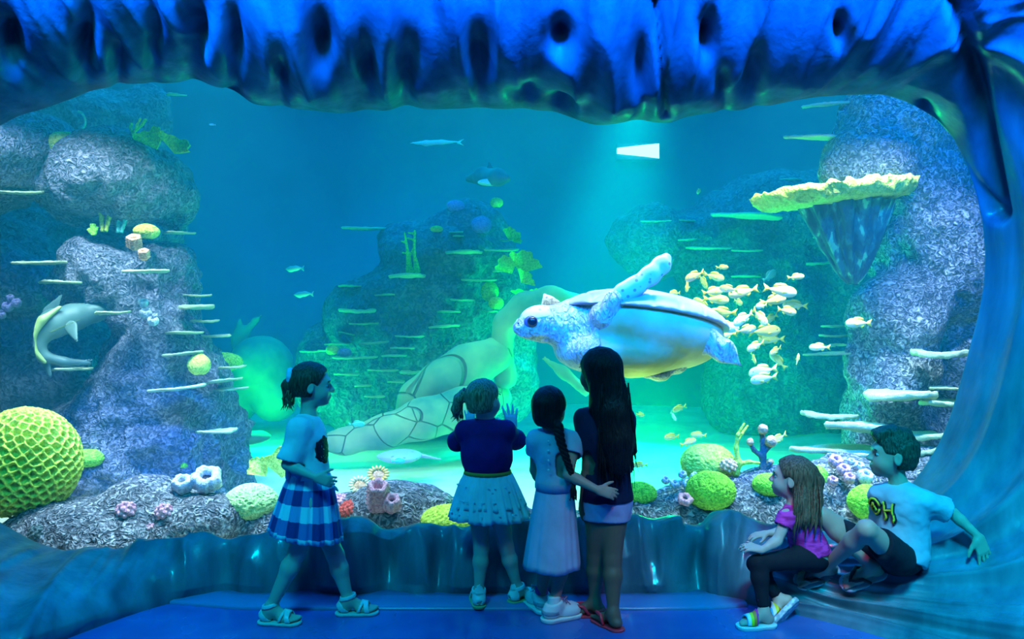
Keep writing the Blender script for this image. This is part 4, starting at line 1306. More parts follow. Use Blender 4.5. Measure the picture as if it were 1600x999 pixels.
# (x, y, length, heading, pitch degrees up, depth, label)
school = [
 (1128, 418, 20, 320, 0, 'topmost yellow fish of the school, small and alone above the rest'),
 (1055, 458, 22, 215, 0, 'leftmost yellow fish of the school, beside the turtle\'s raised flipper'),
 (1074, 446, 30, 250, -35, 'yellow fish diving steeply at the upper left of the school'),
 (1086, 431, 34, 200, -20, 'pale yellow fish arching over the upper left of the school'),
 (1098, 439, 28, 300, -50, 'small yellow fish nosing down between two others at the top left of the school'),
 (1115, 432, 32, 330, -15, 'plump yellow fish facing right at the top of the school, above the crowd'),
 (1113, 456, 34, 15, 8, 'yellow fish in the upper left rank facing right, behind a larger one'),
 (1118, 468, 38, 355, -4, 'slim pale fish facing right in the second rank at the left'),
 (1139, 452, 30, 140, 10, 'yellow fish half hidden in the middle of the upper rank'),
 (1162, 456, 44, 175, -12, 'large yellow fish facing left in the middle of the upper rank'),
 (1153, 472, 24, 285, -15, 'small fish facing the viewer below the upper rank'),
 (1098, 478, 34, 150, 40, 'pale fish climbing just above the rear of the turtle shell'),
 (1130, 489, 42, 180, 0, 'yellow fish swimming level just right of the turtle shell'),
 (1162, 498, 40, 205, -25, 'yellow fish slanting down left in the middle of the school'),
 (1187, 495, 36, 300, -40, 'pale fish diving right in the middle of the school'),
 (1206, 497, 30, 215, -20, 'yellow fish with its tail high at the right of the middle rank'),
 (1130, 512, 46, 0, 0, 'broad yellow fish right behind the turtle\'s tail'),
 (1133, 523, 38, 190, -5, 'pale fish tucked below the broad one behind the turtle\'s tail'),
 (1165, 516, 36, 20, 10, 'yellow fish facing right in the lower middle of the school'),
 (1194, 518, 48, 5, 4, 'long yellow fish facing right in the lower middle of the school'),
 (1206, 530, 38, 170, 0, 'yellow fish facing left below the long one'),
 (1181, 541, 34, 205, -18, 'yellow fish slanting left under the lower middle of the school'),
 (1218, 454, 48, 350, -10, 'largest yellow fish, facing right at the upper right of the school'),
 (1208, 470, 40, 10, 12, 'yellow fish facing right just under the largest one'),
 (1190, 478, 26, 215, -5, 'small pale fish facing left under the upper right pair'),
 (1243, 433, 24, 340, 5, 'small yellow fish at the upper right corner of the school'),
 (1243, 477, 36, 170, 5, 'yellow fish at the right edge of the school, facing left'),
 (1229, 486, 34, 20, -8, 'yellow fish at the right edge of the school, facing right below its neighbour'),
 (1212, 548, 28, 215, -20, 'yellow fish with raised tail below the main crowd'),
 (1216, 564, 32, 150, 45, 'yellow fish climbing to the left below the main crowd'),
 (1177, 559, 22, 280, -45, 'small fish nosing down alone under the left of the crowd'),
 (1246, 563, 26, 60, 40, 'yellow green fish tilted upward alone at the lower right of the school'),
 (1193, 580, 46, 190, -10, 'upper fish of the pair at the very bottom of the school'),
 (1194, 592, 42, 188, -8, 'lower fish of the pair at the very bottom of the school'),
]
rng = random.Random(5)
for (x, y, ln, hd, pt, lab) in school:
    fish('snapper', x, y, ln * 1.08, 5.7 + rng.uniform(-0.45, 0.5), hd, rng.uniform(-.15, .15), math.radians(pt), lab, G)
fish('green', 1202, 432, 34, 5.9, 30, 0, math.radians(30), 'dark green fish among the yellow ones at the top right of the school', None)
fish('snapper', 1342, 505, 42, 5.6, 182, 0, 0, 'yellow fish swimming left in front of the right rock pillar', None)
fish('snapper', 1281, 543, 32, 5.7, 150, 0, 0, 'yellow fish alone left of the lower right pillar', None)
fish('snapper', 1092, 299, 20, 8.0, 240, 0, math.radians(-20), 'small yellow fish high up right of the light shaft', None)
fish('snapper', 1000, 648, 20, 6.8, 300, 0, 0, 'small yellow fish just right of the long loose hair', None)
fish('snapper', 1062, 638, 26, 7.0, 200, 0, math.radians(-15), 'yellow fish above the sand, the upper of two near the seabed', None)
fish('pale', 1052, 650, 22, 6.9, 285, 0, math.radians(-30), 'small white fish facing the viewer beside a yellow one', None)
fish('snapper', 1050, 683, 28, 6.6, 200, 0, 0, 'blurred yellow fish low over the sand', None)
fish('snapper', 1092, 680, 26, 6.4, 150, 0, 0, 'yellow fish above the pale yellow brain coral, the upper one', None)
fish('snapper', 1075, 692, 30, 6.2, 20, 0, math.radians(15), 'yellow fish touching the top left of the pale yellow brain coral', None)
fish('snapper', 1217, 686, 36, 5.9, 205, 0, math.radians(-25), 'yellow fish behind the dark branching coral', None)
fish('snapper', 1000, 727, 26, 5.8, 180, 0, 0, 'faint yellow fish over the sand beside the shorts', None)
fish('green', 557, 663, 26, 7.2, 0, 0, 0, 'little green fish right of the girl in the checked skirt', None)
fish('green', 622, 721, 22, 6.0, 10, 0, 0, 'little lime fish hovering under the resting ray', None)
fish('pale', 332, 195, 10, 8.0, 200, 0, 0, 'tiny pale fish high in the open water at the upper left', None)

# --- sharks and rays
SHARK = tex_mat('shark_skin', [(0.35, (0.05, 0.12, 0.12)), (0.65, (0.12, 0.22, 0.19))], 3, 4, 0.5, 0.4, 0.1, 0.01)
SHARKB = mat('shark_belly', (0.34, 0.46, 0.14), 0.5)
RAYS = spotted_skin('ray_skin', (0.36, 0.42, 0.44), (0.16, 0.20, 0.26), 14, 0.22)
def shark_curled():
    Y = 5.95
    g = lambda a: px(a, Y)
    w = lambda x, y, d=0: at(x, y, Y + d)
    root = empty('reef_shark', w(100, 520), 'curled shark turning in front of the dark rocks on the left', 'shark')
    s = SDF(w(25, 615, -.4), w(205, 440, .5), 0.011)
    pts_ = [w(180, 478, .25), w(150, 487, .15), w(115, 496, 0.05), w(84, 506, -.05), w(62, 521, -.12), w(56, 541, -.15), (w(68, 558, -.13)), w(100, 566, -.08), w(140, 567, 0)]
    s.chain(pts_, [g(a) for a in (7, 16, 21, 22, 17, 12, 9, 7, 4)], k=0.03)
    s.mesh('body', SHARK, root, 2)
    def fin(nm, a, b, r0, r1, nrm, m_=SHARK):
        q = sdf_box([a, b], r0 + 0.03, 0.008)
        q.cone(a, b, r0, r1, k=0, flat=(nrm, 0.25)); q.mesh(nm, m_, root, 2)
    fin('dorsal_fin', w(78, 488, -.05), w(96, 461, -.05), g(12), g(2), (0, 1, 0))
    fin('pectoral_fin', w(112, 512, -.12), w(121, 536, -.18), g(11), g(2), (0, 1, 0))
    fin('pectoral_fin', w(80, 519, -.2), w(150, 488, -.1), g(3), g(1), (0, .4, 1), SHARKB)
    fin('tail_fin', w(70, 562, -.13), w(80, 592, -.12), g(9), g(2), (0, 1, 0))
    fin('tail_fin', w(120, 568, -.05), w(146, 562, 0), g(6), g(2), (0, 1, 0))
    q = SDF(w(25, 600, -.45), w(130, 470, .1), 0.009)
    q.chain([w(94, 480, -.10), w(66, 500, -.20), w(50, 524, -.23), w(52, 548, -.22), w(70, 566, -.19)], [g(a) for a in (3, 6, 6, 5, 3)], k=0.02)
    q.mesh('belly', SHARKB, root, 2)
shark_curled()
def shark_far():
    Y = 9.0
    g = lambda a: px(a, Y)
    w = lambda x, y, d=0: at(x, y, Y + d)
    root = empty('reef_shark', w(762, 275), 'shark swimming toward the viewer above the far reef tower', 'shark')
    s = SDF(w(720, 300, -.5), w(805, 240, .6), 0.02)
    s.chain([w(793, 279, -.3), w(778, 277, -.2), w(755, 276, .1), w(730, 280, .4)], [g(a) for a in (6, 13, 14, 5)], k=0.05)
    s.cone(w(775, 282, -.1), w(735, 289, -.1), g(7), g(2), k=0.04, flat=((0, 0, 1), 0.4))
    s.mesh('body', SHARK, root, 2)
    q = sdf_box([w(765, 266), w(763, 250)], 0.1, 0.012); q.cone(w(766, 266, 0), w(763, 251, 0), g(7), g(1.5), k=0, flat=((0, 1, 0), 0.3)); q.mesh('dorsal_fin', SHARK, root, 2)
    q = sdf_box([w(745, 286), w(790, 288)], 0.2, 0.012); q.ell(w(768, 285, -.12), (g(22), 0.12, g(5)), k=0); q.mesh('belly', WHITEF, root, 2)
shark_far()
def ray_at(x, y, half_w, half_d, th, Y, label, mt, tail=(1, 0), name='stingray', cat='ray'):
    c = at(x, y, Y)
    root = empty(name, c, label, cat)
    n = 40
    g = lambda a: px(a, Y)
    s = SDF(c - np.array([g(half_w) + .1, half_d + .1, g(th) + .1]), c + np.array([g(half_w) + .1, half_d + .1, g(th) + .1]), 0.018)
    s.ell(c, (g(half_w) * 0.55, half_d, g(th)), k=0.05)
    s.ell(c + np.array([-tail[0] * g(half_w) * 0.45, 0, 0]), (g(half_w) * 0.45, half_d * 0.55, g(th) * 0.55), k=0.08)
    s.mesh('body', mt, root, 2)
    p = [c + np.array([tail[0] * g(half_w) * t, 0.05 * math.sin(t * 4), g(th) * tail[1] * (t - .4)]) for t in np.linspace(0.4, 1.15, 10)]
    MB().tube(p, [g(th) * (0.55 - 0.045 * i) for i in range(10)], 8).build('tail', mt, root)
ray_at(632, 713, 50, 0.26, 7, 7.2, 'pale spotted ray resting on the sand under the carved turtle', RAYS, (1, -0.6))
ray_at(392, 684, 34, 0.3, 8, 8.2, 'dark ray lying on the sand behind the girl in the checked skirt', SHARK, (-1, 0.5))
def slim_fish(x, y, ln, Y, label):
    c = at(x, y, Y); g = lambda a: px(a, Y)
    root = empty('slender_fish', c, label, 'fish')
    s = sdf_box([c - np.array([g(ln) / 2, 0, 0]), c + np.array([g(ln) / 2, 0, 0])], 0.15, 0.014)
    s.chain([c + np.array([g(ln) * t, 0, g(1.2) * math.sin(t * 5)]) for t in (-.5, -.2, .1, .4)], [g(a) for a in (1, 4.5, 4, 1.5)], k=0.02)
    s.mesh('body', WHITEF, root, 2)
    q = sdf_box([c + np.array([g(ln) * .4, 0, 0]), c + np.array([g(ln) * .5, 0, g(4)])], 0.12, 0.012)
    q.cone(c + np.array([g(ln) * .40, 0, 0]), c + np.array([g(ln) * .5, 0, g(5)]), g(2), g(1), k=0.01); q.cone(c + np.array([g(ln) * .40, 0, 0]), c + np.array([g(ln) * .5, 0, -g(4)]), g(2), g(1), k=0.01)
    q.mesh('tail_fin', WHITEF, root, 1)
slim_fish(682, 223, 84, 10.2, 'long slender fish high in the hazy water left of the light shaft')
slim_fish(460, 420, 30, 9.0, 'upper faint slender fish in the open water above the checked skirt girl')
slim_fish(474, 460, 32, 9.0, 'lower faint slender fish in the open water above the checked skirt girl')
# ================================================================== PLATE CORALS
def plate_proto(seed):
    rng_ = random.Random(seed)
    n, rings = 44, 9
    ph = [rng_.uniform(0, 6.28) for _ in range(6)]
    def R(a): return 1 + 0.10 * math.sin(2 * a + ph[0]) + 0.08 * math.sin(3 * a + ph[1]) + 0.05 * math.sin(5 * a + ph[2]) + 0.03 * math.sin(9 * a + ph[3]) + 0.02 * math.sin(17 * a + ph[4])
    vs = []
    prof = [(0.0, 0.0), (0.3, 0.0), (0.6, 0.02), (0.85, 0.06), (0.96, 0.10), (1.0, 0.05), (0.99, -0.04), (0.93, -0.09), (0.75, -0.08), (0.45, -0.09), (0.22, -0.14), (0.0, -0.16)]
    for i in range(n):
        a = 2 * PI * i / n
        for r, z in prof:
            q = R(a) if r > 0.3 else 1
            k = 0.05 * math.sin(a * 2 + ph[5]) * r
            bm = 0.024 * rng_.uniform(-1, 1) if r > 0.8 else 0
            vs.append((r * q * math.cos(a) + bm, r * q * math.sin(a) + bm, z + k + bm))
    me = mesh_obj('plate_coral', np.array(vs), grid_faces(n, len(prof), True), PLATE)
    return me
plate_meshes = []
plates = []
def plate(x0, x1, y, Y, dep=None, thick=1.0, tilt=0.0):
    """x0..x1: its width in the photo at height y"""
    k = len(plates) % 4
    if len(plate_meshes) <= k:
        o = plate_proto(k + 3); plate_meshes.append(o)
    else:
        o = plate_meshes[k].copy(); col.objects.link(o)
    w = px(x1 - x0, Y) / 2
    o.location = V3(at((x0 + x1) / 2, y, Y))
    d = dep if dep else max(0.16, w * 0.85)
    o.scale = (w, d, (0.05 + min(w, 0.3) * 0.30) * 1.05 * thick)
    # plates grow at a slant from the rock face, roughly square to it
    el = math.atan2(o.location.z - CAM_H, Y)
    o.rotation_euler = (el * (0.8 if el > 0 else 0.45), -tilt, 0)
    plates.append((o, x0, x1, y))
    return o
ORD = ['topmost', 'second', 'third', 'fourth', 'fifth', 'sixth', 'seventh', 'eighth', 'ninth', 'tenth', 'eleventh', 'twelfth', 'thirteenth']
def series(lst, where, group, **kw):
    lst = sorted(lst, key=lambda q: q[2])
    for i, q in enumerate(lst):
        o = plate(*q[:4], **(q[4] if len(q) > 4 else {}))
        w = q[1] - q[0]
        ad = 'wide' if w > 60 else ('narrow' if w < 32 else 'thin')
        pos = ORD[i] + (' from the top' if i and i < len(lst) - 1 else '')
        if i and i == len(lst) - 1: pos = 'lowest'
        if len(lst) == 1: pos = 'single'
        o['label'] = ('%s plate coral, %s %s' % (ad, pos, where))
        o['category'] = 'coral'
        o['group'] = group
T = lambda t: dict(tilt=t)
series([(0, 65, 301, 5.9), (25, 102, 411, 6.0), (63, 140, 441, 6.05), (85, 136, 577, 6.0), (68, 100, 656, 6.2)], 'on the rocks left of the shark', 'plate corals on the left rocks')
series([(150, 200, 489, 5.85, T(0.05)), (196, 258, 424, 5.85)], 'on the face of the left pillar', 'plate corals on the left rocks')
series([(258, 300, 364, 6.5), (288, 329, 462, 6.6), (283, 330, 480, 6.35, dict(thick=1.6)), (298, 341, 502, 6.5), (262, 313, 520, 6.2), (300, 358, 525, 6.7), (258, 312, 553, 6.1, T(.08))], 'on the left pillar\'s upper right edge', 'plate corals on the left rocks')
series([(322, 376, 595, 6.3, T(.14)), (240, 318, 607, 5.95, T(.12)), (340, 384, 608, 6.4, T(.05)), (342, 384, 574, 6.5, T(.06)), (308, 372, 674, 6.0, T(.04))], 'on the left pillar\'s lower right edge', 'plate corals on the left rocks')
series([(262, 287, 148, 8.6), (288, 303, 302, 6.8), (258, 272, 252, 6.7)], 'beside the big upper left boulder', 'plate corals on the left rocks')
# far reef tower
a = 'on the left flank of the far reef tower'; g_ = 'plate corals on the far reef tower'
series([(530, 568, 447, 9.5), (586, 631, 461, 9.3), (533, 584, 486, 9.2, dict(thick=1.8)), (547, 591, 506, 9.3), (530, 558, 521, 9.3, T(-.15)), (508, 546, 538, 9.2), (500, 530, 548, 9.2), (522, 584, 559, 8.9), (523, 564, 585, 8.9)], a, g_)
series([(608, 668, 431, 9.0, dict(thick=1.6)), (620, 660, 526, 9.0), (562, 604, 536, 9.0, T(.06)), (611, 650, 544, 8.9), (597, 637, 556, 8.9), (578, 620, 579, 8.8), (626, 664, 582, 8.8, dict(thick=1.6)), (606, 634, 597, 8.7), (555, 580, 603, 8.8), (572, 600, 620, 8.7)], 'on the front of the far reef tower', g_)
series([(702, 722, 363, 9.1), (708, 726, 369, 9.0), (696, 758, 394, 9.0, dict(thick=1.3)), (724, 772, 438, 9.0), (704, 738, 469, 9.0, T(-.05)), (684, 722, 487, 9.0), (670, 722, 510, 8.9, T(.06))], 'on the right half of the far reef tower', g_)
series([(782, 803, 376, 9.1), (757, 806, 391, 9.0), (770, 786, 424, 9.0), (757, 780, 487, 9.0)], 'on the right edge of the far reef tower', g_)
series([(470, 512, 549, 9.5), (466, 492, 600, 9.5), (540, 618, 357, 10.0)], 'off the left side of the far reef tower', g_)
# dark block at the back right
g_ = 'plate corals on the dark reef block'
series([(1058, 1098, 375, 10.3), (1075, 1137, 388, 10.2), (1145, 1188, 392, 10.1), (1144, 1187, 432, 10.0)], 'on the left of the dark reef block', g_)
series([(1108, 1228, 338, 10.0, dict(thick=1.6, tilt=-.06)), (1000, 1052, 346, 10.6), (1060, 1084, 345, 10.6), (985, 1040, 380, 10.8)], 'along the dark reef block\'s upper left', g_)
series([(1248, 1288, 372, 10.4), (1236, 1298, 412, 10.5, dict(thick=1.4)), (1196, 1256, 282, 10.6)], 'on the right of the dark reef block', g_)
# right pillar
g_ = 'plate corals on the right pillar'
series([(1256, 1326, 163, 6.3, T(.10)), (1223, 1316, 215, 6.25, T(-.03))], 'at the top left edge of the right pillar', g_)
series([(1286, 1314, 510, 6.9), (1284, 1326, 525, 6.8), (1274, 1302, 541, 6.7), (1300, 1326, 539, 6.6), (1258, 1330, 553, 6.4, dict(tilt=.05, thick=.8))], 'low on the left of the right pillar', g_)
series([(1430, 1512, 553, 5.7, dict(thick=2.0)), (1350, 1465, 618, 5.65, dict(thick=2.0)), (1458, 1500, 607, 5.6), (1440, 1498, 630, 5.55, dict(thick=1.8)), (1256, 1334, 650, 5.9, dict(tilt=-.06, thick=1.5)), (1294, 1402, 668, 5.6, dict(tilt=-.08, thick=1.9)), (1400, 1482, 682, 5.6, dict(tilt=.06, thick=1.8))], 'at the foot of the right pillar', g_)
series([(1240, 1362, 703, 5.75, dict(thick=1.5)), (1312, 1420, 712, 5.55, dict(thick=1.4)), (1390, 1470, 704, 5.5, dict(thick=1.7))], 'low on the right mound behind the boy', g_)
# the big fringed table coral and its fluted foot
def table_coral():
    Y = 5.75
    c = at(1305, 306, Y)
    root = empty('table_coral', c, 'huge yellow fringed table coral jutting from the right pillar', 'coral')
    nu, nv = 150, 26
    W_ = px(122, Y); D_ = 0.42
    vs = []
    for i in range(nu):
        a = 2 * PI * i / nu
        R = 1 + 0.06 * math.sin(2 * a + 1) + 0.04 * math.sin(5 * a) + 0.02 * math.sin(13 * a)
        for j in range(nv):
            t = j / (nv - 1)
            if t < 0.5:
                r = t / 0.5; z = 0.01 + 0.055 * r ** 2
            else:
                q = (t - 0.5) / 0.5; r = 1 - q ** 1.6 * 0.85 + 0.03 * math.sin(q * PI); z = 0.065 - 0.10 * min(1, q * 3) - 0.03 * q
            vs.append((W_ * r * R * math.cos(a), D_ * r * R * math.sin(a), z))
    v = np.array(vs)
    slope = v[:, 0] * 0.10
    v[:, 2] += slope
    n = np.stack([fnoise(v * 16, 3), fnoise(v * 16 + 31, 3), fnoise(v * 16 + 77, 3)], 1)
    rr = np.clip((np.sqrt((v[:, 0] / W_) ** 2 + (v[:, 1] / D_) ** 2) - 0.55) / 0.3, 0.15, 1)
    v = v + n * 0.042 * rr[:, None]
    top = mesh_obj('table_top', v, grid_faces(nu, nv, True), PLATEY); top.parent = root
    # fluted trunk tapering down to the rock
    nu, nv = 120, 30
    vs = []
    for i in range(nu):
        a = 2 * PI * i / nu
        fl = 1 + 0.10 * math.sin(a * 9) + 0.06 * math.sin(a * 17 + 1) + 0.05 * math.sin(a * 31)
        for j in range(nv):
            t = j / (nv - 1)
            r = (1 - t) ** 0.8 * 0.85 + 0.12
            cx = px(22 + 22 * t, Y); cz = -0.04 - px(128, Y) * t
            vs.append((cx + px(70, Y) * r * fl * math.cos(a), 0.06 + 0.26 * r * fl * math.sin(a) + 0.12 * t, cz))
    v = np.array(vs); v = v + 0.014 * np.stack([fnoise(v * np.array([20, 20, 5]), 3)] * 3, 1)
    st = mesh_obj('trunk', v, grid_faces(nu, nv, True), TRUNK); st.parent = root
PLATEY = cmat('fringed_coral_skin', (0.45, 0.66, 0.04), (0.95, 1.0, 0.18), 45, 0.03, strength=1.0)
TRUNK = tex_mat('fluted_trunk', [(0.45, (0.03, 0.10, 0.13)), (0.60, (0.06, 0.24, 0.22)), (0.66, (0.20, 0.75, 0.45))], 7, 5, 0.7, 0.3, 0.8, 0.02, stretch=(2.2, 2.2, 0.5))
table_coral()
# ================================================================== PEOPLE
def skin_mat(name, c):
    m = mat(name, c, 0.5, 0.4)
    b = m.node_tree.nodes['Principled BSDF']
    b.inputs['Subsurface Weight'].default_value = 0.0
    return m
SKIN_FAIR = skin_mat('skin_fair', (0.62, 0.42, 0.34))
SKIN_TAN = skin_mat('skin_tan', (0.48, 0.30, 0.22))
SKIN_DARK = skin_mat('skin_brown', (0.20, 0.10, 0.07))
LIP = mat('lips', (0.45, 0.16, 0.15), 0.45)
def hair_mat(name, a, b_):
    m = mat(name, a, 0.5, 0.3)
    b = m.node_tree.nodes['Principled BSDF']
    mp = coords(m, (1.0, 1.0, 0.10))
    t = N(m, 'ShaderNodeTexNoise'); t.inputs['Scale'].default_value = 190; t.inputs['Detail'].default_value = 2
    L(m, mp, 0, t, 'Vector')
    r = ramp(m, [(0.35, a), (0.65, b_)]); L(m, t, 'Fac', r, 'Fac'); L(m, r, 'Color', b, 'Base Color')
    bp = N(m, 'ShaderNodeBump'); bp.inputs['Strength'].default_value = 0.8; bp.inputs['Distance'].default_value = 0.008
    L(m, t, 'Fac', bp, 'Height'); L(m, bp, 'Normal', b, 'Normal')
    return m
HAIR_BROWN = hair_mat('hair_brown', (0.035, 0.02, 0.014), (0.12, 0.07, 0.045))
HAIR_BLOND = hair_mat('hair_blond', (0.16, 0.10, 0.05), (0.46, 0.32, 0.18))
HAIR_BLACK = hair_mat('hair_black', (0.003, 0.003, 0.004), (0.012, 0.010, 0.011))
HAIR_DARKBLOND = hair_mat('hair_dark_blond', (0.06, 0.035, 0.02), (0.22, 0.14, 0.08))
def cloth_mat(name, c, rough=0.85, weave=180, c2=None):
    c2 = c2 or tuple(x * 0.82 for x in c)
    return tex_mat(name, [(0.35, c2), (0.6, c)], 9, 4, rough, 0.25, 0.25, 0.02)

def nrm(a):
    a = np.array(a, float); return a / np.linalg.norm(a)
def rotv(v, axis, ang):
    v = np.array(v, float); axis = nrm(axis)
    return v * math.cos(ang) + np.cross(axis, v) * math.sin(ang) + axis * (axis @ v) * (1 - math.cos(ang))

class Head:
    """local frame: f forward, l left, u up; lengths for a head 0.19 m high are scaled to H"""
    def __init__(s, c, f, H=0.19, up=(0, 0, 1), roll=0.0):
        s.c = np.array(c, float); s.f = nrm(f)
        u = np.array(up, float); u = nrm(u - (u @ s.f) * s.f)
        if roll: u = rotv(u, s.f, roll)
        s.u = u; s.l = np.cross(u, s.f); s.k = H / 0.19
        s.R = np.stack([s.f, s.l, s.u], 1)
    def p(s, x, y, z): return s.c + s.k * (x * s.f + y * s.l + z * s.u)
    def r(s, *a): return np.array(a) * s.k

def head_shape(S, h):
    k = h.k
    S.ell(h.p(-.012, 0, .022), h.r(.088, .070, .080), h.R, 0.0)
    S.ell(h.p(.030, 0, -.035), h.r(.050, .051, .058), h.R, 0.03 * k)
    S.ell(h.p(.054, 0, -.074), h.r(.020, .020, .015), h.R, 0.022 * k)
    for y in (-.030, .030):
        S.ell(h.p(.046, y, -.034), h.r(.026, .023, .026), h.R, 0.02 * k)
    S.cone(h.p(.070, -.026, .024), h.p(.070, .026, .024), .012 * k, .012 * k, 0.015 * k)
    for y in (-.029, .029):
        S.ell(h.p(.084, y, .002), h.r(.012, .015, .010), h.R, 0.010 * k, 'sub')
    S.cone(h.p(.076, 0, .008), h.p(.094, 0, -.020), .007 * k, .0095 * k, 0.010 * k)
    for y in (-.009, .009):
        S.ell(h.p(.085, y, -.022), h.r(.009, .007, .006), h.R, 0.006 * k)
    S.ell(h.p(.078, 0, -.046), h.r(.010, .020, .0065), h.R, 0.006 * k)
    S.ell(h.p(.075, 0, -.057), h.r(.010, .018, .0070), h.R, 0.006 * k)
    for y in (-1, 1):
        S.ell(h.p(-.006, y * .072, -.006), h.r(.017, .007, .028), h.R, 0.008 * k)
        S.ell(h.p(-.002, y * .080, -.004), h.r(.008, .006, .016), h.R, 0.005 * k, 'sub')

def face_parts(h, root, iris=(0.05, 0.04, 0.03)):
    white = bpy.data.materials.get('eye_white') or mat('eye_white', (0.35, 0.35, 0.36), 0.3)
    for y in (-.029, .029):
        MB().ball(h.p(.0640, y, .002), h.r(.0118, .0125, .0085), 16, 10, h.R).build('eye', white, root)
        # iris as a small cap, brow as a thin arc
        MB().ball(h.p(.0722, y * 1.04, .002), h.r(.0045, .0065, .0065), 12, 8, h.R).build('iris', EYE, root)
        pts_ = [h.p(.083 - abs(t) * .010, y + t * .017, .0215 + .004 * (1 - t * t)) for t in np.linspace(-1, 1, 8)]
        MB().tube(pts_, [.0022 * h.k] * 8, 6).build('eyebrow', HAIR_BROWN, root)

def hand_shape(S, wrist, d, back, thumb, sc_=1.0, curl=0.25, spread=0.12, tcurl=0.3):
    """wrist point, finger direction d, back-of-hand normal, thumb side vector"""
    d = nrm(d); back = nrm(np.array(back) - (np.array(back) @ d) * d)
    side = nrm(np.array(thumb) - (np.array(thumb) @ d) * d - (np.array(thumb) @ back) * back)
    a = sc_
    ws = [(.021, .070), (.007, .073), (-.007, .070), (-.020, .064)]     # index, middle, ring, little: side offset, knuckle distance
    ln = [(.024, .017, .014), (.027, .019, .015), (.025, .017, .014), (.019, .014, .012)]
    for (o, k_), segs, i in zip(ws, ln, range(4)):
        base = wrist + a * (side * o * 0.6 + d * .012)
        kn = wrist + a * (side * o + d * k_ * 0.86)
        S.cone(base, kn, .0115 * a, .0090 * a, 0.012 * a, flat=(back, 0.85))
        dd = rotv(d, back, (1 if (np.cross(back, d) @ side) > 0 else -1) * spread * (o / .021))
        axis = np.cross(dd, back)
        p = kn; cd_ = dd
        for j, L_ in enumerate(segs):
            cd_ = rotv(cd_, axis, -curl * (0.8 + 0.4 * j))
            q = p + cd_ * L_ * a
            S.cone(p, q, (.0072 - .0008 * j) * a, (.0066 - .0008 * j) * a, 0.0025 * a)
            p = q
    t0 = wrist + a * (side * .016 + d * .018)
    td = nrm(d * 0.62 + side * 0.75 - back * 0.25)
    t1 = t0 + td * .026 * a
    td2 = nrm(td + d * tcurl)
    t2 = t1 + td2 * .022 * a
    t3 = t2 + nrm(td2 + d * tcurl) * .017 * a
    S.cone(t0, t1, .0115 * a, .0090 * a, 0.008 * a)
    S.cone(t1, t2, .0085 * a, .0078 * a, 0.003 * a)
    S.cone(t2, t3, .0076 * a, .0062 * a, 0.003 * a)

def foot_shape(S, ankle, toe, up, sc_=1.0, off=0.0, toes=True):
    """ankle joint, toe direction along the sole, up = sole normal; the sole lies 0.055*sc below the ankle"""
    toe = nrm(np.array(toe) - (np.array(toe) @ np.array(up)) * np.array(up)); up = nrm(up); lat = np.cross(up, toe)
    a = sc_
    P = lambda x, y, z: np.array(ankle) + a * (toe * x + lat * y + up * z)
    S.cone(P(0, 0, 0.005), P(-.012, 0, -.030), .026 * a + off, .026 * a + off, 0.015)
    S.ell(P(-.022, 0, -.034), np.array((.028, .025, .022)) * a + off, np.stack([toe, lat, up], 1), 0.012)
    S.cone(P(0, 0, -.008), P(.070, .004, -.036), .026 * a + off, .019 * a + off, 0.02)
    S.cone(P(.055, .014, -.039), P(.098, .014, -.043), .018 * a + off, .0125 * a + off, 0.015)
    S.cone(P(.050, -.013, -.041), P(.090, -.016, -.044), .016 * a + off, .0115 * a + off, 0.015)
    if toes:
        for i, (y, x, r) in enumerate([(.024, .122, .0098), (.009, .122, .0075), (-.003, .118, .007), (-.014, .111, .0068), (-.024, .102, .0065)]):
            sg = 1
            S.cone(P(x - .028, y * .9, -.043), P(x, y, -.046), r * a + off, r * a * .92 + off, 0.004)
    else:
        S.cone(P(.080, .010, -.040), P(.118, .010, -.044), .017 * a + off, .011 * a + off, 0.02)
        S.cone(P(.075, -.012, -.042), P(.105, -.012, -.045), .015 * a + off, .011 * a + off, 0.02)

def torso_shape(S, J, off=0.0, k=0.05, belly=0.0):
    """J: neck, chest, waist, pelvis points, tf = torso forward, w = width factor"""
    f = nrm(J['tf']); w_ = J.get('w', 1.0)
    def el(c, up, r, kk):
        u = nrm(up); ff = nrm(f - (f @ u) * u); l = np.cross(u, ff)
        S.ell(c, np.array(r) * w_ + off, np.stack([ff, l, u], 1), kk)
    el(J['chest'] - f * 0.004, J['neck'] - J['waist'], (.072, .105, .105), 0.0)
    el(J['waist'] + f * .004, J['chest'] - J['pelvis'], (.070, .092, .095), k)
    el(J['pelvis'] - f * .006, J['waist'] - J['pelvis'], (.080, .104, .080), k)
    for sd in ('L', 'R'):
        S.cone(J['sh' + sd], J['neck'] * .55 + J['chest'] * .45, .034 * w_ + off, .045 * w_ + off, 0.03)

def arm_shape(S, J, sd, off=0.0, upto=2, af=1.0):
    """shoulder to elbow to wrist"""
    S.cone(J['sh' + sd], J['el' + sd], .031 * af + off, .0245 * af + off, 0.03)
    if upto > 1:
        m = J['el' + sd] * .72 + J['wr' + sd] * .28
        S.cone(J['el' + sd], m, .0245 * af + off, .0245 * af + off, 0.012)
        S.cone(m, J['wr' + sd], .0245 * af + off, .0165 * af + off, 0.012)

def leg_shape(S, J, sd, off=0.0, lf=1.0, upto=2):
    hp, kn, an = J['hp' + sd], J['kn' + sd], J['an' + sd]
    S.cone(hp, kn, .062 * lf + off, .040 * lf + off, 0.035)
    if upto > 1:
        m = kn * .70 + an * .30
        back = J.get('calf' + sd, np.zeros(3))
        S.cone(kn, m + back, .039 * lf + off, .041 * lf + off, 0.02)
        S.cone(m + back, an, .041 * lf + off, .0235 * lf + off, 0.02)

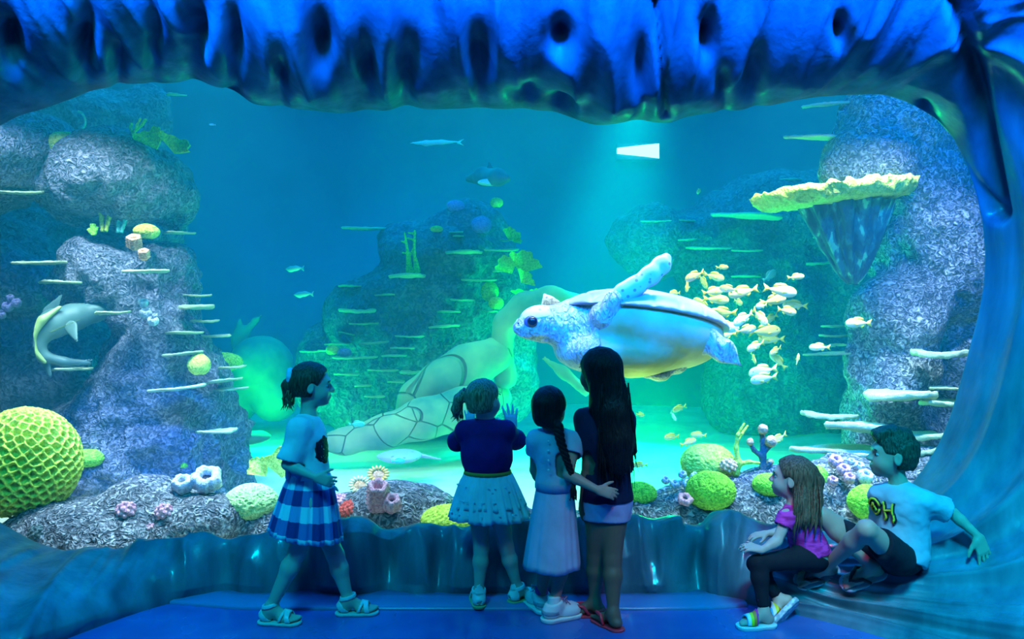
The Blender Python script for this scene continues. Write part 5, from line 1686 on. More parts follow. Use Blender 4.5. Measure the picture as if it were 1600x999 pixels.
def body(J, skin, root, h=0.0045, H=None):
    pts_ = [v for v in J.values() if isinstance(v, np.ndarray) and v.shape == (3,) and v[1] > 1]
    pts_ += [J['head'].c + np.array([0, 0, .13]), J['head'].c]
    S = sdf_box(pts_, 0.17, h)
    torso_shape(S, J)
    S.cone(J['neck'] * .7 + J['chest'] * .3, J['neck'], .045, .036, 0.03)
    hd = J['head']
    S.cone(J['neck'], hd.p(-.018, 0, -.050), .034, .036, 0.02)
    for sd in ('L', 'R'):
        arm_shape(S, J, sd, af=J.get('af', 1))
        leg_shape(S, J, sd, lf=J.get('lf', 1))
        if 'hand' + sd in J: hand_shape(S, J['wr' + sd], *J['hand' + sd][:3], **(J['hand' + sd][3] if len(J['hand' + sd]) > 3 else {}))
        foot_shape(S, J['an' + sd], J['toe' + sd], J.get('up' + sd, (0, 0, 1)), J.get('fs', 1.0))
    head_shape(S, hd)
    o = S.mesh('body', skin, root, 1)
    face_parts(hd, root)
    return o

def garment(root, name, m, pts_, fn, cuts=(), t=0.007, pad=0.14, h=0.006, fold=0.006, ff=16, smooth_it=2, stretch=(1, 1, 0.5), hollow=True, subs=()):
    """fn(S) adds the shapes; cuts: (point, normal) keep the side against the normal"""
    S = sdf_box(pts_, pad, h)
    fn(S)
    if hollow: S.shell(t + 0.004)
    for p, n in cuts: S.half(p, n)
    for e, d, r in subs:
        S.box(np.array(e) + nrm(d) * .05, (.05, r, r), axes(d, (0.1, 0.3, 1) if abs(nrm(d)[2]) < .9 else (1, 0.2, 0)), 0, 0, 'sub')
    def disp(v):
        q = v * ff * np.array(stretch)
        return fold * (1.2 * (np.abs(fnoise(q + 5, 3)) - 0.25) + 0.5 * fnoise(q * 2.2, 2))
    return S.mesh(name, m, root, smooth_it, disp if fold else None)

def strap_of(root, name, m, ankle, toe, up, sc_, slabs, off=0.006, h=0.0035, parent=None):
    """bands that hug the foot: slabs = (point offset along toe, normal mix (toe, up), half width)"""
    up_ = nrm(up); toe_ = nrm(np.array(toe) - (np.array(toe) @ up_) * up_)
    A = np.array(ankle)
    for nm, (ox, oz, nt_, nu_, hw) in slabs:
        S = SDF(A - 0.17, A + 0.17, h)
        foot_shape(S, ankle, toe, up, sc_, off, toes=False)
        # calf continues up so ankle straps close
        S.cone(A, A + up_ * .05, .026 * sc_ + off, .027 * sc_ + off, 0.01)
        S.shell(0.006)
        n = nrm(toe_ * nt_ + up_ * nu_)
        c = A + sc_ * (toe_ * ox + up_ * oz)
        S.half(c + n * hw, n); S.half(c - n * hw, -n)
        S.half(A - up_ * .053 * sc_, -up_)
        S.mesh(nm, m, parent or root, 1)

def sole_of(root, name, m, ankle, toe, up, sc_, th=0.018, grow=0.004, h=0.004):
    up_ = nrm(up); toe_ = nrm(np.array(toe) - (np.array(toe) @ up_) * up_); lat = np.cross(up_, toe_)
    A = np.array(ankle)
    P = lambda x, y: A + sc_ * (toe_ * x + lat * y - up_ * .055)
    S = SDF(A - 0.19, A + 0.19, h)
    r = 0.033 * sc_ + grow
    S.cone(P(-.022, 0), P(.05, .003), r, r * .98, 0.0)
    S.cone(P(.05, .003), P(.095, .003), r * .98, r * 1.12, 0.02)
    S.half(A - up_ * .055 * sc_, up_); S.half(A - up_ * (.055 * sc_ + th), -up_)
    return S.mesh(name, m, root, 1)

def loft(root, name, m, rings, uvn=True, th=0.006):
    """rings: list of (n,3) arrays, closed round; doubled inward for thickness"""
    n = len(rings[0]); k = len(rings)
    R_ = np.stack(rings, 1)                       # n, k, 3
    c = R_.mean(0, keepdims=True)
    inn = R_ + (c - R_) / (np.linalg.norm(c - R_, axis=2, keepdims=True) + 1e-9) * th
    strip = np.concatenate([R_, inn[:, ::-1]], 1)
    v = strip.reshape(-1, 3)
    f = grid_faces(n, 2 * k, True)
    u = np.repeat(np.arange(n)[:, None] / n, 2 * k, 1)
    w_ = np.concatenate([np.linspace(0, 1, k), np.linspace(1, 0, k)])[None].repeat(n, 0)
    return mesh_obj(name, v, f, m, root, uv=np.stack([u, w_], -1).reshape(-1, 2))

def ring(c, rx, ry, n=160, fx=(1, 0, 0), fy=(0, 1, 0), pleat=0.0, np_=18, ph=0.0, zv=0.0):
    c = np.array(c, float); fx = np.array(fx, float); fy = np.array(fy, float)
    a = np.linspace(0, 2 * PI, n, endpoint=False)
    q = 1 + pleat * np.sin(a * np_ + ph + 0.8 * np.sin(a * 3)) + pleat * 0.5 * np.sin(a * (np_ * 2 + 3) + 1)
    p = c + (np.cos(a) * rx * q)[:, None] * fx + (np.sin(a) * ry * q)[:, None] * fy
    p[:, 2] += zv * np.sin(a * np_ * 0.5 + 2)
    return p

def strands(root, name, m, lines, r=0.0035, parent=None):
    mb = MB()
    for ln in lines:
        k = len(ln)
        mb.tube(ln, [r * (0.5 + 1.0 * math.sin(PI * (0.15 + 0.8 * i / (k - 1)))) if i < k - 1 else r * 0.25 for i in range(k)], 6)
    return mb.build(name, m, root)

def G_(x, Y, z): return np.array([(x - 800) / FPX * Y, Y, z])
Zu = np.array([0, 0, 1.0])

def cap_hair(S, h, grow=0.010, line=(0.048, 0.045), tilt=0.62, low=-0.075, k=0.0, ears=True):
    """hair over the skull, cut by a hairline plane above the face and at the nape"""
    S.ell(h.p(-.016, 0, .026), h.r(.088 + grow, .070 + grow, .080 + grow), h.R, k)
    S.ell(h.p(-.036, 0, -.015), h.r(.062 + grow * .7, .060 + grow * .5, .062), h.R, 0.02)
    n = h.f * 1.0 - h.u * tilt
    S.half(h.p(line[0], 0, line[1]), n)
    S.half(h.p(0, 0, low), -h.u)
    if ears:
        for y in (-1, 1):
            S.ell(h.p(.010, y * .085, -.016), h.r(.030, .030, .036), h.R, 0.006, 'sub')
def hair_disp(v):
    q = v * np.array([70, 70, 12])
    return 0.0035 * fnoise(q, 2)

# ---------------------------------------------------------------- girl in the checked skirt, walking right
def girl_checked():
    Y0 = 3.68
    w = lambda x, y, d=0: at(x, y, Y0 + d)
    J = dict(neck=w(482, 650), chest=w(479, 688), waist=w(484, 735), pelvis=w(487, 772), tf=(1, 0.12, 0), w=0.94,
             shR=w(468, 670, -.100), elR=w(449, 726, -.125), wrR=w(493, 746, -.150),
             shL=w(478, 668, .100), elL=w(492, 722, .11), wrL=w(508, 752, .02),
             hpR=w(482, 790, -.055), knR=w(466, 860, -.055), anR=G_(423, 3.63, .073),
             hpL=w(490, 790, .055), knL=w(524, 868, .05), anL=G_(544, 3.74, .073),
             toeR=(1, -.12, 0), toeL=(1, 0.05, 0), fs=1.06, lf=0.98)
    J['head'] = Head(w(489, 603), (1, 0.16, -0.02), 0.184)
    J['handR'] = ((0.9, 0.1, -.30), (0.1, -1, 0.15), (0.1, 0, 1), dict(sc_=.92, curl=.45))
    J['handL'] = ((0.25, -.1, -1), (0.6, -.9, 0), (1, 0.4, 0), dict(sc_=.92, curl=.25))
    root = empty('person', G_(484, Y0, 0), 'girl walking right in a white tee and blue checked skirt', 'person')
    body(J, SKIN_FAIR, root)
    h = J['head']
    # hair pulled back into a small ponytail with a scrunchie
    S = SDF(h.c - .22, h.c + .2, 0.005)
    cap_hair(S, h, 0.011, (0.046, 0.040), 0.55, -.052)
    S.cone(h.p(-.085, 0, .032), h.p(-.115, 0, .0), .026, .030, 0.015)
    S.cone(h.p(-.115, 0, .0), h.p(-.122, 0, -.062), .030, .016, 0.01)
    S.cone(h.p(-.10, .01, -.0), h.p(-.095, .02, -.085), .022, .010, 0.01)
    S.mesh('hair', HAIR_BROWN, root, 1, hair_disp)
    rng_ = random.Random(2)
    ls = [[h.p(-.10 + rng_.uniform(-.02, .01), rng_.uniform(-.03, .03), -.02), h.p(-.115 + rng_.uniform(-.02, .02), rng_.uniform(-.035, .035), -.06), h.p(-.115 + rng_.uniform(-.03, .03), rng_.uniform(-.04, .04), -.10 + rng_.uniform(-.02, .02))] for _ in range(26)]
    strands(root, 'hair_ends', HAIR_DARKBLOND, ls)
    S = SDF(h.p(-.106, 0, .044) - .07, h.p(-.106, 0, .044) + .07, 0.004)
    for i in range(10):
        a = 2 * PI * i / 10
        S.ell(h.p(-.106, .028 * math.cos(a), .044 + .028 * math.sin(a)), np.ones(3) * .015, None, 0.006)
    S.mesh('scrunchie', mat('scrunchie_blue', (0.35, 0.62, 0.85), 0.8), root, 1)
    # tee: oversize, short sleeves to the elbow
    tee = cloth_mat('white_tee', (0.72, 0.76, 0.84))
    P_ = [J['neck'], J['waist'], J['elR'], J['elL'], w(530, 700), w(440, 700), w(440, 640)]
    def tf_(S):
        torso_shape(S, J, 0.018, 0.06)
        S.cone(J['waist'] + np.array([-.02, 0, -.03]), J['chest'], .085, .085, 0.04)
        for sd in ('L', 'R'):
            S.cone(J['sh' + sd], J['el' + sd] * .86 + J['sh' + sd] * .14, .046, .054, 0.03)
        S.half(w(480, 746), (0.05, 0, -1))
        S.half(w(484, 643), (0.5, 0, 1))
    o = garment(root, 'tee', tee, P_, tf_, cuts=[], fold=0.009, ff=11, subs=[(J['elR'] * .90 + J['shR'] * .10, J['elR'] - J['shR'], .075), (J['elL'] * .90 + J['shL'] * .10, J['elL'] - J['shL'], .06)])
    S = SDF(w(468, 750, -.2), w(545, 655, .2), 0.005)
    fr = nrm(J['tf'])
    torso_shape(S, J, 0.0225, 0.06); S.cone(J['waist'] + np.array([-.02, 0, -.03]), J['chest'], .0895, .0895, 0.04)
    S.shell(.006)
    c = w(508, 703, -.045)
    sl_, Pg = S._block(S.lo, S.lo + S.h * S.n)
    q_ = (Pg - c.astype(np.float32)) / np.array([.06, .055, .062], np.float32)
    nz_ = fnoise((Pg * 45).reshape(-1, 3), 3).reshape(Pg.shape[:3])
    S.d = np.maximum(S.d, ((np.sqrt((q_ ** 2).sum(-1)) - 1) * .05 + .012 * nz_).astype(np.float32))
    S.mesh('shirt_print', tex_mat('sequin_print', [(.42, (0.004, 0.004, 0.01)), (.66, (0.02, 0.02, 0.04)), (.78, (0.2, 0.2, 0.3))], 120, 2, .7, .2, .4, .006), root, 1)
    # checked skirt: lofted, pleated
    m = mat('checked_cotton', (0.5, 0.6, 0.8), 0.85, 0.2)
    b = m.node_tree.nodes['Principled BSDF']
    tc = N(m, 'ShaderNodeTexCoord'); sp = N(m, 'ShaderNodeSeparateXYZ'); L(m, tc, 'UV', sp, 0)
    def band(out, n, off=0.0):
        a = N(m, 'ShaderNodeMath'); a.operation = 'MULTIPLY_ADD'; a.inputs[1].default_value = n; a.inputs[2].default_value = off; L(m, sp, out, a, 0)
        q = N(m, 'ShaderNodeMath'); q.operation = 'FRACT'; L(m, a, 0, q, 0)
        g = N(m, 'ShaderNodeMath'); g.operation = 'GREATER_THAN'; g.inputs[1].default_value = 0.5; L(m, q, 0, g, 0)
        return g
    bv, bu = band('Y', 2.15, 0.0), band('X', 8)
    ad = N(m, 'ShaderNodeMath'); ad.operation = 'MULTIPLY_ADD'; ad.inputs[1].default_value = 0.36; L(m, bu, 0, ad, 0)
    m2 = N(m, 'ShaderNodeMath'); m2.operation = 'MULTIPLY'; m2.inputs[1].default_value = 0.6; L(m, bv, 0, m2, 0); L(m, m2, 0, ad, 2)
    r = ramp(m, [(0.0, (0.70, 0.76, 0.86)), (0.3, (0.22, 0.32, 0.62)), (0.55, (0.10, 0.17, 0.46)), (0.9, (0.02, 0.04, 0.20))]); r.color_ramp.interpolation = 'CONSTANT'
    L(m, ad, 0, r, 0); L(m, r, 0, b, 'Base Color')
    rs = []
    for t in np.linspace(0, 1, 16):
        x = 484 + (478 - 484) * t; y = 737 + (836 - 737) * t
        rs.append(ring(w(x, y), px(30 + 27 * t ** 0.8, Y0), 0.088 + .07 * t, fx=nrm((1, 0, -.17 * t)), pleat=0.012 + .035 * t, np_=17))
    loft(root, 'skirt', m, rs)
    WB = cloth_mat('waistband', (0.25, 0.34, 0.62))
    loft(root, 'waistband', WB, [ring(w(484, 732), px(30, Y0), .09), ring(w(484, 742), px(31, Y0), .092)])
    # sandals: soles, toe band, ankle strap
    SOLE = mat('sandal_sole', (0.55, 0.58, 0.55), 0.7); STR = mat('silver_strap', (0.62, 0.68, 0.70), 0.35, 0.5)
    for sd in ('R', 'L'):
        sh = empty('sandal', J['an' + sd]); sh.parent = root; sh.location = V3(J['an' + sd] - np.array(root.location))
        sole_of(sh, 'sole', SOLE, J['an' + sd], J['toe' + sd], Zu, 1.06, 0.015)
        strap_of(sh, 'strap', STR, J['an' + sd], J['toe' + sd], Zu, 1.06, [('toe_strap', (.082, -.03, 1, .25, .012)), ('toe_strap', (.060, -.02, 1, -.45, .007)), ('ankle_strap', (0.0, .012, -.25, 1, .009)), ('heel_strap', (-.03, -.03, 1, 0.9, .014))])
    # dark bracelet
    c = J['wrL']
    loft(root, 'bracelet', mat('bracelet_black', (.01, .01, .015), .4), [ring(c + np.array([0, 0, .01]), .026, .026, 32), ring(c - np.array([0, 0, .008]), .026, .026, 32)])
girl_checked()

# ---------------------------------------------------------------- toddler in the tutu, hands on the pane
def girl_tutu():
    Y0 = 3.84
    w = lambda x, y, d=0: at(x, y, Y0 + d)
    J = dict(neck=w(757, 660), chest=w(757, 692), waist=w(760, 732), pelvis=w(762, 770), tf=(0.08, 1, 0), w=0.92,
             shL=w(727, 672), elL=w(715, 690, .12), wrL=w(736, 668, .25),
             shR=w(790, 673), elR=w(806, 688, .12), wrR=w(800, 674, .27),
             hpL=w(747, 790), knL=w(752, 858, .01), anL=G_(748, 3.83, .075),
             hpR=w(779, 790), knR=w(791, 856, .02), anR=G_(809, 3.88, .075),
             toeL=(-.12, 1, 0), toeR=(.85, .5, 0), fs=0.95, lf=0.86)
    J['head'] = Head(w(757, 626), (0.62, 0.78, 0.06), 0.180)
    J['handR'] = ((-.08, 0.12, 1), (0, -1, .1), (-1, 0, 0), dict(sc_=1.15, curl=.05, spread=.26, tcurl=.1))
    J['handL'] = ((-.1, 0.1, 1), (0, -1, .1), (1, 0, 0), dict(sc_=.9, curl=.08, spread=.2))
    root = empty('person', G_(764, Y0, 0.02), 'little blond girl in a purple sweater and white tutu touching the window', 'person')
    body(J, SKIN_FAIR, root)
    h = J['head']
    S = SDF(h.c - .22, h.c + .2, 0.005)
    cap_hair(S, h, 0.009, (0.050, 0.046), 0.6, -.055)
    t0 = w(724, 614, -.02)
    S.cone(h.p(-.075, 0.035, .028), t0, .022, .016, 0.015)
    S.chain([t0, w(717, 624, -.03), w(712, 640, -.02), w(713, 652, 0)], [.018, .026, .022, .008], 0.01)
    S.mesh('hair', HAIR_BLOND, root, 1, hair_disp)
    rng_ = random.Random(3)
    strands(root, 'hair_ends', HAIR_BLOND, [[w(720 + rng_.uniform(-4, 4), 624, -.03), w(714 + rng_.uniform(-7, 8), 642 + rng_.uniform(-4, 4), -.02), w(714 + rng_.uniform(-10, 10), 656 + rng_.uniform(-6, 6), 0)] for _ in range(24)])
    S = SDF(t0 - .05, t0 + .05, .004)
    for i in range(8):
        a = 2 * PI * i / 8
        S.ell(t0 + np.array([.004, math.cos(a) * .018, math.sin(a) * .018]), np.ones(3) * .008, None, .005)
    S.mesh('hair_tie', mat('hair_tie_dark', (.05, .05, .09), .8), root, 1)
    sw = cloth_mat('purple_sweater', (0.085, 0.008, 0.13))
    def tf_(S):
        torso_shape(S, J, .016, .06)
        S.ell(w(762, 712), (.118, .098, .085), None, .05)
        for sd in ('L', 'R'):
            S.cone(J['sh' + sd], J['el' + sd], .043, .046, .03)
            S.cone(J['el' + sd], J['el' + sd] * .3 + J['wr' + sd] * .7, .050, .034, .02)
        S.half(w(760, 737), (0, 0, -1)); S.half(w(757, 656), (0, 0, 1))
    garment(root, 'sweater', sw, [J['neck'], J['waist'], J['elL'], J['elR'], J['wrL'], J['wrR'], w(700, 660), w(815, 740)], tf_, fold=.008, ff=12)
    loft(root, 'collar', sw, [ring(w(757, 661), .058, .052), ring(w(758, 654), .050, .045)])
    loft(root, 'waistband', mat('orange_waistband', (0.75, 0.35, 0.05), .7), [ring(w(762, 735), .112, .096), ring(w(762, 740), .116, .098)])
    tul = cloth_mat('white_tulle', (0.70, 0.78, 0.86))
    b = tul.node_tree.nodes['Principled BSDF']; b.inputs['Alpha'].default_value = 0.93
    layers = [(737, 766, 36, 46, .02), (740, 790, 36, 55, .035), (744, 809, 38, 60, .05)]
    for i, (y0, y1, r0, r1, pl) in enumerate(layers[::-1]):
        rs = []
        for t in np.linspace(0, 1, 10):
            y = y0 + (y1 - y0) * t
            r = px(r0 + (r1 - r0) * (t ** .75), Y0)
            rs.append(ring(w(762 + 3 * t, y), r * (1 + .012 * (2 - i)), r * .80, pleat=.01 + pl * t, np_=15 + 4 * i, ph=i, zv=.004 * t))
        loft(root, 'tutu_layer', tul, rs, th=.004)
    mb = MB()
    rng_ = random.Random(8)
    for i in range(30):
        a = rng_.uniform(PI, 2 * PI); t = rng_.choice([.26, .55, .82])
        y = 737 + 72 * t; r = px(36 + 24 * t ** .75, Y0) * 1.06
        c = w(762, y) + np.array([r * math.cos(a), r * .82 * math.sin(a), 0])
        mb.ball(c, np.array([.006, .003, .0025]), 8, 6)
    o = mb.build('bow_dots', tul, root); o['kind'] = 'stuff'
    SOLE = mat('tan_sole', (0.50, 0.42, 0.20), .7); STR = mat('white_strap', (.75, .78, .80), .45)
    for sd in ('L', 'R'):
        sh = empty('sandal', (0, 0, 0)); sh.parent = root; sh.location = V3(J['an' + sd] - np.array(root.location))
        sole_of(sh, 'sole', SOLE, J['an' + sd], J['toe' + sd], Zu, .95, .016)
        strap_of(sh, 'strap', STR, J['an' + sd], J['toe' + sd], Zu, .95, [('toe_strap', (.078, -.03, 1, .25, .014)), ('ankle_strap', (0, .010, -.25, 1, .010)), ('heel_strap', (-.03, -.03, 1, .3, .020))])
girl_tutu()

# ---------------------------------------------------------------- girl with the braid
def girl_braid():
    Y0 = 3.68
    w = lambda x, y, d=0: at(x, y, Y0 + d)
    J = dict(neck=w(862, 672), chest=w(868, 706), waist=w(868, 758), pelvis=w(868, 798), tf=(0.1, 1, 0), w=0.9,
             shL=w(838, 688), elL=w(836, 735, .10), wrL=w(850, 765, .16),
             shR=w(896, 692, -.01), elR=w(888, 742, -.09), wrR=w(934, 766, -.155),
             hpL=w(856, 815), knL=w(852, 872, .04), anL=G_(846, 3.78, .078),
             hpR=w(880, 815), knR=w(878, 876, .0), anR=G_(866, 3.665, .076),
             toeL=(-.35, .9, 0), toeR=(.8, .45, 0), fs=0.98, lf=0.86)
    J['head'] = Head(w(859, 640), (0.42, 0.9, 0.03), 0.182)
    J['handR'] = ((.95, -.05, -.22), (-.05, -.9, .35), (-.1, 0.3, 1), dict(sc_=.92, curl=.42))
    J['handL'] = ((.3, .5, -.8), (-1, 0, 0), (0, 1, .3), dict(sc_=.92, curl=.4))
    root = empty('person', G_(866, Y0, 0), 'girl with a dark braid and pale dress, arm round the taller girl', 'person')
    body(J, SKIN_TAN, root)
    h = J['head']
    S = SDF(h.c - .22, h.c + .2, .005)
    cap_hair(S, h, .011, (.052, .044), .6, -.06, ears=False)
    S.cone(h.p(-.06, 0, -.03), w(872, 668, -.085), .045, .026, .03)
    S.mesh('hair', HAIR_BLACK, root, 1, hair_disp)
    # braid: two strands winding
    cl = [w(871, 664, -.09), w(876, 690, -.105), w(884, 715, -.11), w(892, 738, -.11), w(896, 756, -.11)]
    tt = np.linspace(0, 1, 60)
    C_ = np.stack([np.interp(tt, np.linspace(0, 1, 5), np.array(cl)[:, i]) for i in range(3)], 1)
    mb = MB()
    for k in range(3):
        a = tt * 26 + k * 2 * PI / 3
        rr = .013 * (1 - .5 * tt)
        pts_ = C_ + np.stack([rr * np.cos(a), rr * .6 * np.sin(a), 0 * a], 1)
        mb.tube(pts_, list(.0135 * (1 - .55 * tt)), 8)
    mb.build('braid', HAIR_BLACK, root)
    rng_ = random.Random(4)
    strands(root, 'hair_ends', HAIR_BLACK, [[cl[-1] + np.array([rng_.uniform(-.006, .006), 0, 0]), cl[-1] + np.array([rng_.uniform(-.014, .014), rng_.uniform(-.01, .01), -.035]), cl[-1] + np.array([rng_.uniform(-.02, .02), rng_.uniform(-.01, .01), -.075])] for _ in range(14)])
    dr = cloth_mat('pale_dress', (0.50, 0.56, 0.72))
    def tf_(S):
        torso_shape(S, J, .014, .06)
        for sd in ('L', 'R'):
            S.cone(J['sh' + sd], J['sh' + sd] * .62 + J['el' + sd] * .38, .046, .050, .02)
        S.half(w(868, 764), (0, 0, -1)); S.half(w(862, 668), (0.0, .1, 1))
    garment(root, 'dress_bodice', dr, [J['neck'], J['waist'], J['elL'], J['elR'], w(820, 670), w(915, 770)], tf_, fold=.007, ff=12, subs=[(J['sh' + q] * .60 + J['el' + q] * .40, J['el' + q] - J['sh' + q], .056) for q in 'LR'])
    rs = []
    for t in np.linspace(0, 1, 16):
        x = 867 - 5 * t; y = 758 + 128 * t
        rs.append(ring(w(x, y, .0), px(28 + 17 * t ** .85, Y0), .082 + .045 * t, pleat=.006 + .016 * t, np_=9, zv=.004 * t))
    loft(root, 'dress_skirt', dr, rs)
    loft(root, 'dress_belt', cloth_mat('dress_belt', (0.44, 0.50, 0.66)), [ring(w(867, 753), px(30, Y0), .088), ring(w(867, 766), px(30, Y0), .088)])
    bm_ = mat('dress_button', (.8, .85, .9), .3)
    for y in (690, 705, 720, 735):
        MB().ball(w(857, y, -.09), np.array([.005, .003, .005]), 8, 6).build('button', bm_, root)
    SH = mat('white_sneaker', (0.78, 0.80, 0.86), .45); SL = mat('sneaker_sole', (0.82, .82, .84), .6); SX = {'L': mat('pink_lit_sock', (0.85, 0.12, 0.42), .8), 'R': mat('white_sock', (0.8, .8, .82), .8)}  # pink light on the left sock is put into its colour
    LACE = mat('sneaker_lace', (.55, .30, .45), .7)
    for sd in ('L', 'R'):
        sh = empty('sneaker', (0, 0, 0)); sh.parent = root; sh.location = V3(J['an' + sd] - np.array(root.location))
        A = J['an' + sd]; tn = nrm(J['toe' + sd]); lat = np.cross(Zu, tn)
        S = SDF(A - .2, A + .2, .0045)
        foot_shape(S, A, tn, Zu, .98, .012, toes=False)
        S.cone(A + tn * .095 - Zu * .036, A + tn * .112 - Zu * .042, .030, .026, .02)
        S.half(A + Zu * .012, Zu + tn * -.25); S.half(A - Zu * .056, -Zu)
        S.mesh('upper', SH, sh, 2)
        sole_of(sh, 'sole', SL, A, tn, Zu, 1.02, .020, .012)
        S = SDF(A - .12, A + .16, .004)
        S.cone(A - Zu * .03, A + Zu * .045, .032, .030, .0)
        S.half(A + Zu * .040, Zu)
        S.mesh('sock', SX[sd], sh, 1)
        mb = MB()
        for i in range(4):
            c = A + tn * (.035 + .018 * i) + Zu * (.022 - .010 * i)
            mb.tube([c - lat * .026 - Zu * .008, c - tn * .004 + Zu * .006, c + lat * .026 - Zu * .008], .0032, 6)
        mb.tube([A + tn * .03 + Zu * .024 + lat * .0, A + tn * .05 + Zu * .036 + lat * .03, A + tn * .03 + Zu * .022 + lat * .035], .0032, 6)
        mb.tube([A + tn * .03 + Zu * .024, A + tn * .05 + Zu * .036 - lat * .03, A + tn * .03 + Zu * .022 - lat * .035], .0032, 6)
        mb.build('laces', LACE, sh)
        S = SDF(A - .17, A + .17, .0045)
        foot_shape(S, A, tn, Zu, .98, .0145, toes=False); S.shell(.006)
        S.half(A - tn * .012, tn + Zu * .5); S.half(A - Zu * .02, Zu * 1.0); S.half(A - Zu * .040, -Zu)
        S.mesh('heel_patch', mat('sneaker_grey', (.35, .40, .5), .5), sh, 1)
girl_braid()

# ---------------------------------------------------------------- tall girl with long loose hair
def girl_long():
    Y0 = 3.69
    w = lambda x, y, d=0: at(x, y, Y0 + d)
    J = dict(neck=w(943, 634), chest=w(946, 682), waist=w(948, 742), pelvis=w(949, 782), tf=(-.35, .94, 0), w=1.04,
             shL=w(914, 655), elL=w(918, 727, -.02), wrL=w(911, 782, -.02),
             shR=w(976, 656, .04), elR=w(982, 730, .12), wrR=w(958, 775, .16),
             hpL=w(934, 805), knL=w(931, 872, .03), anL=G_(929, 3.73, .066),
             hpR=w(960, 805, -.01), knR=w(957, 876, -.05), anR=G_(958, 3.575, .066),
             toeL=(-.92, .05, 0), toeR=(-.45, .75, 0), fs=1.02, lf=1.0)
    J['head'] = Head(w(934, 583), (-.62, .78, .02), .192)
    J['handL'] = ((0, 0, -1), (-.9, -.4, 0), (0.2, .9, 0), dict(sc_=1, curl=.3))
    J['handR'] = ((-.5, .3, -.8), (.5, 1, 0), (-1, .3, 0), dict(sc_=1, curl=.3))
    root = empty('person', G_(948, Y0, 0), 'tallest girl with long loose black hair, dark tee and pale shorts', 'person')
    body(J, SKIN_DARK, root)
    h = J['head']
    S = SDF(w(885, 770, -.25), w(1010, 530, .22), .0055)
    cap_hair(S, h, .013, (.050, .044), .62, -.09, ears=False)
    S.chain([w(944, 575, -.035), w(951, 610, -.06), w(958, 650, -.085), w(964, 690, -.10), w(966, 722, -.10), w(966, 742, -.095)], [.082, .072, .074, .070, .050, .018], .03, flat=((0.1, 1, 0), .62))
    S.cone(w(928, 640, -.06), w(942, 600, -.04), .022, .045, .03)
    S.mesh('hair', HAIR_BLACK, root, 1, hair_disp)
    rng_ = random.Random(6)
    ls = []
    for i in range(90):
        x0 = rng_.uniform(935, 985); y0 = rng_.uniform(590, 690)
        dx = rng_.uniform(-6, 8)
        ls.append([w(x0, y0, -.10), w(x0 + dx * .5, y0 + 40, -.115), w(x0 + dx, min(770, y0 + rng_.uniform(70, 110)), -.11)])
    for i in range(16):
        y0 = rng_.uniform(600, 660)
        ls.append([w(975, y0, -.06), w(986 + rng_.uniform(0, 4), y0 + 40, -.06), w(990 + rng_.uniform(-4, 8), y0 + 85, -.06)])
    strands(root, 'hair_strands', HAIR_BLACK, ls, .0028)
    te = cloth_mat('dark_tee', (0.012, 0.014, 0.05))
    def tf_(S):
        torso_shape(S, J, .016, .06)
        S.cone(J['waist'], J['pelvis'], .092, .095, .04)
        for sd in ('L', 'R'):
            S.cone(J['sh' + sd], J['sh' + sd] * .32 + J['el' + sd] * .68, .045, .049, .03)
        S.half(w(948, 782), (0, 0, -1)); S.half(w(943, 630), (0, 0, 1))
    garment(root, 'tee', te, [J['neck'], J['pelvis'], J['elL'], J['elR'], w(890, 640), w(1000, 800)], tf_, fold=.008, ff=11, subs=[(J['sh' + q] * .30 + J['el' + q] * .70, J['el' + q] - J['sh' + q], .056) for q in 'LR'])
    sh_ = cloth_mat('pale_shorts', (0.60, 0.45, 0.68))
    def sf_(S):
        torso_shape(S, J, .013, .05)
        for sd in ('L', 'R'):
            S.cone(J['hp' + sd], J['hp' + sd] * .6 + J['kn' + sd] * .4, .074, .070, .03)
        S.half(w(948, 812), (0, 0, -1)); S.half(w(948, 766), (0, 0, 1))
    garment(root, 'shorts', sh_, [J['waist'], J['knL'], J['knR'], w(900, 780), w(1000, 800)], sf_, fold=.005)
    FF = mat('red_rubber', (0.75, 0.03, 0.06), .45)
    for sd in ('L', 'R'):
        flip_flop(root, J['an' + sd], J['toe' + sd], Zu, 1.02, FF, FF)
def flip_flop(root, A, toe, up, sc_, m_sole, m_strap, parent_name='flip_flop'):
    sh = empty(parent_name, (0, 0, 0)); sh.parent = root; sh.location = V3(np.array(A) - np.array(root.location))
    sole_of(sh, 'sole', m_sole, A, toe, up, sc_, .014, .005)
    up_ = nrm(up); tn = nrm(np.array(toe) - (np.array(toe) @ up_) * up_); lat = np.cross(up_, tn)
    P = lambda x, y, z: np.array(A) + sc_ * (tn * x + lat * y + up_ * z)
    mb = MB()
    for s_ in (-1, 1):
        mb.tube([P(.100, .012, -.050), P(.097, .012, -.024), P(.080, .012 + s_ * .018, -.012), P(.052, s_ * .030, -.018), P(.025, s_ * .036, -.052)], [.006, .006, .008, .008, .007], 8)
    mb.build('thong_strap', m_strap, sh)
    return sh
girl_long()

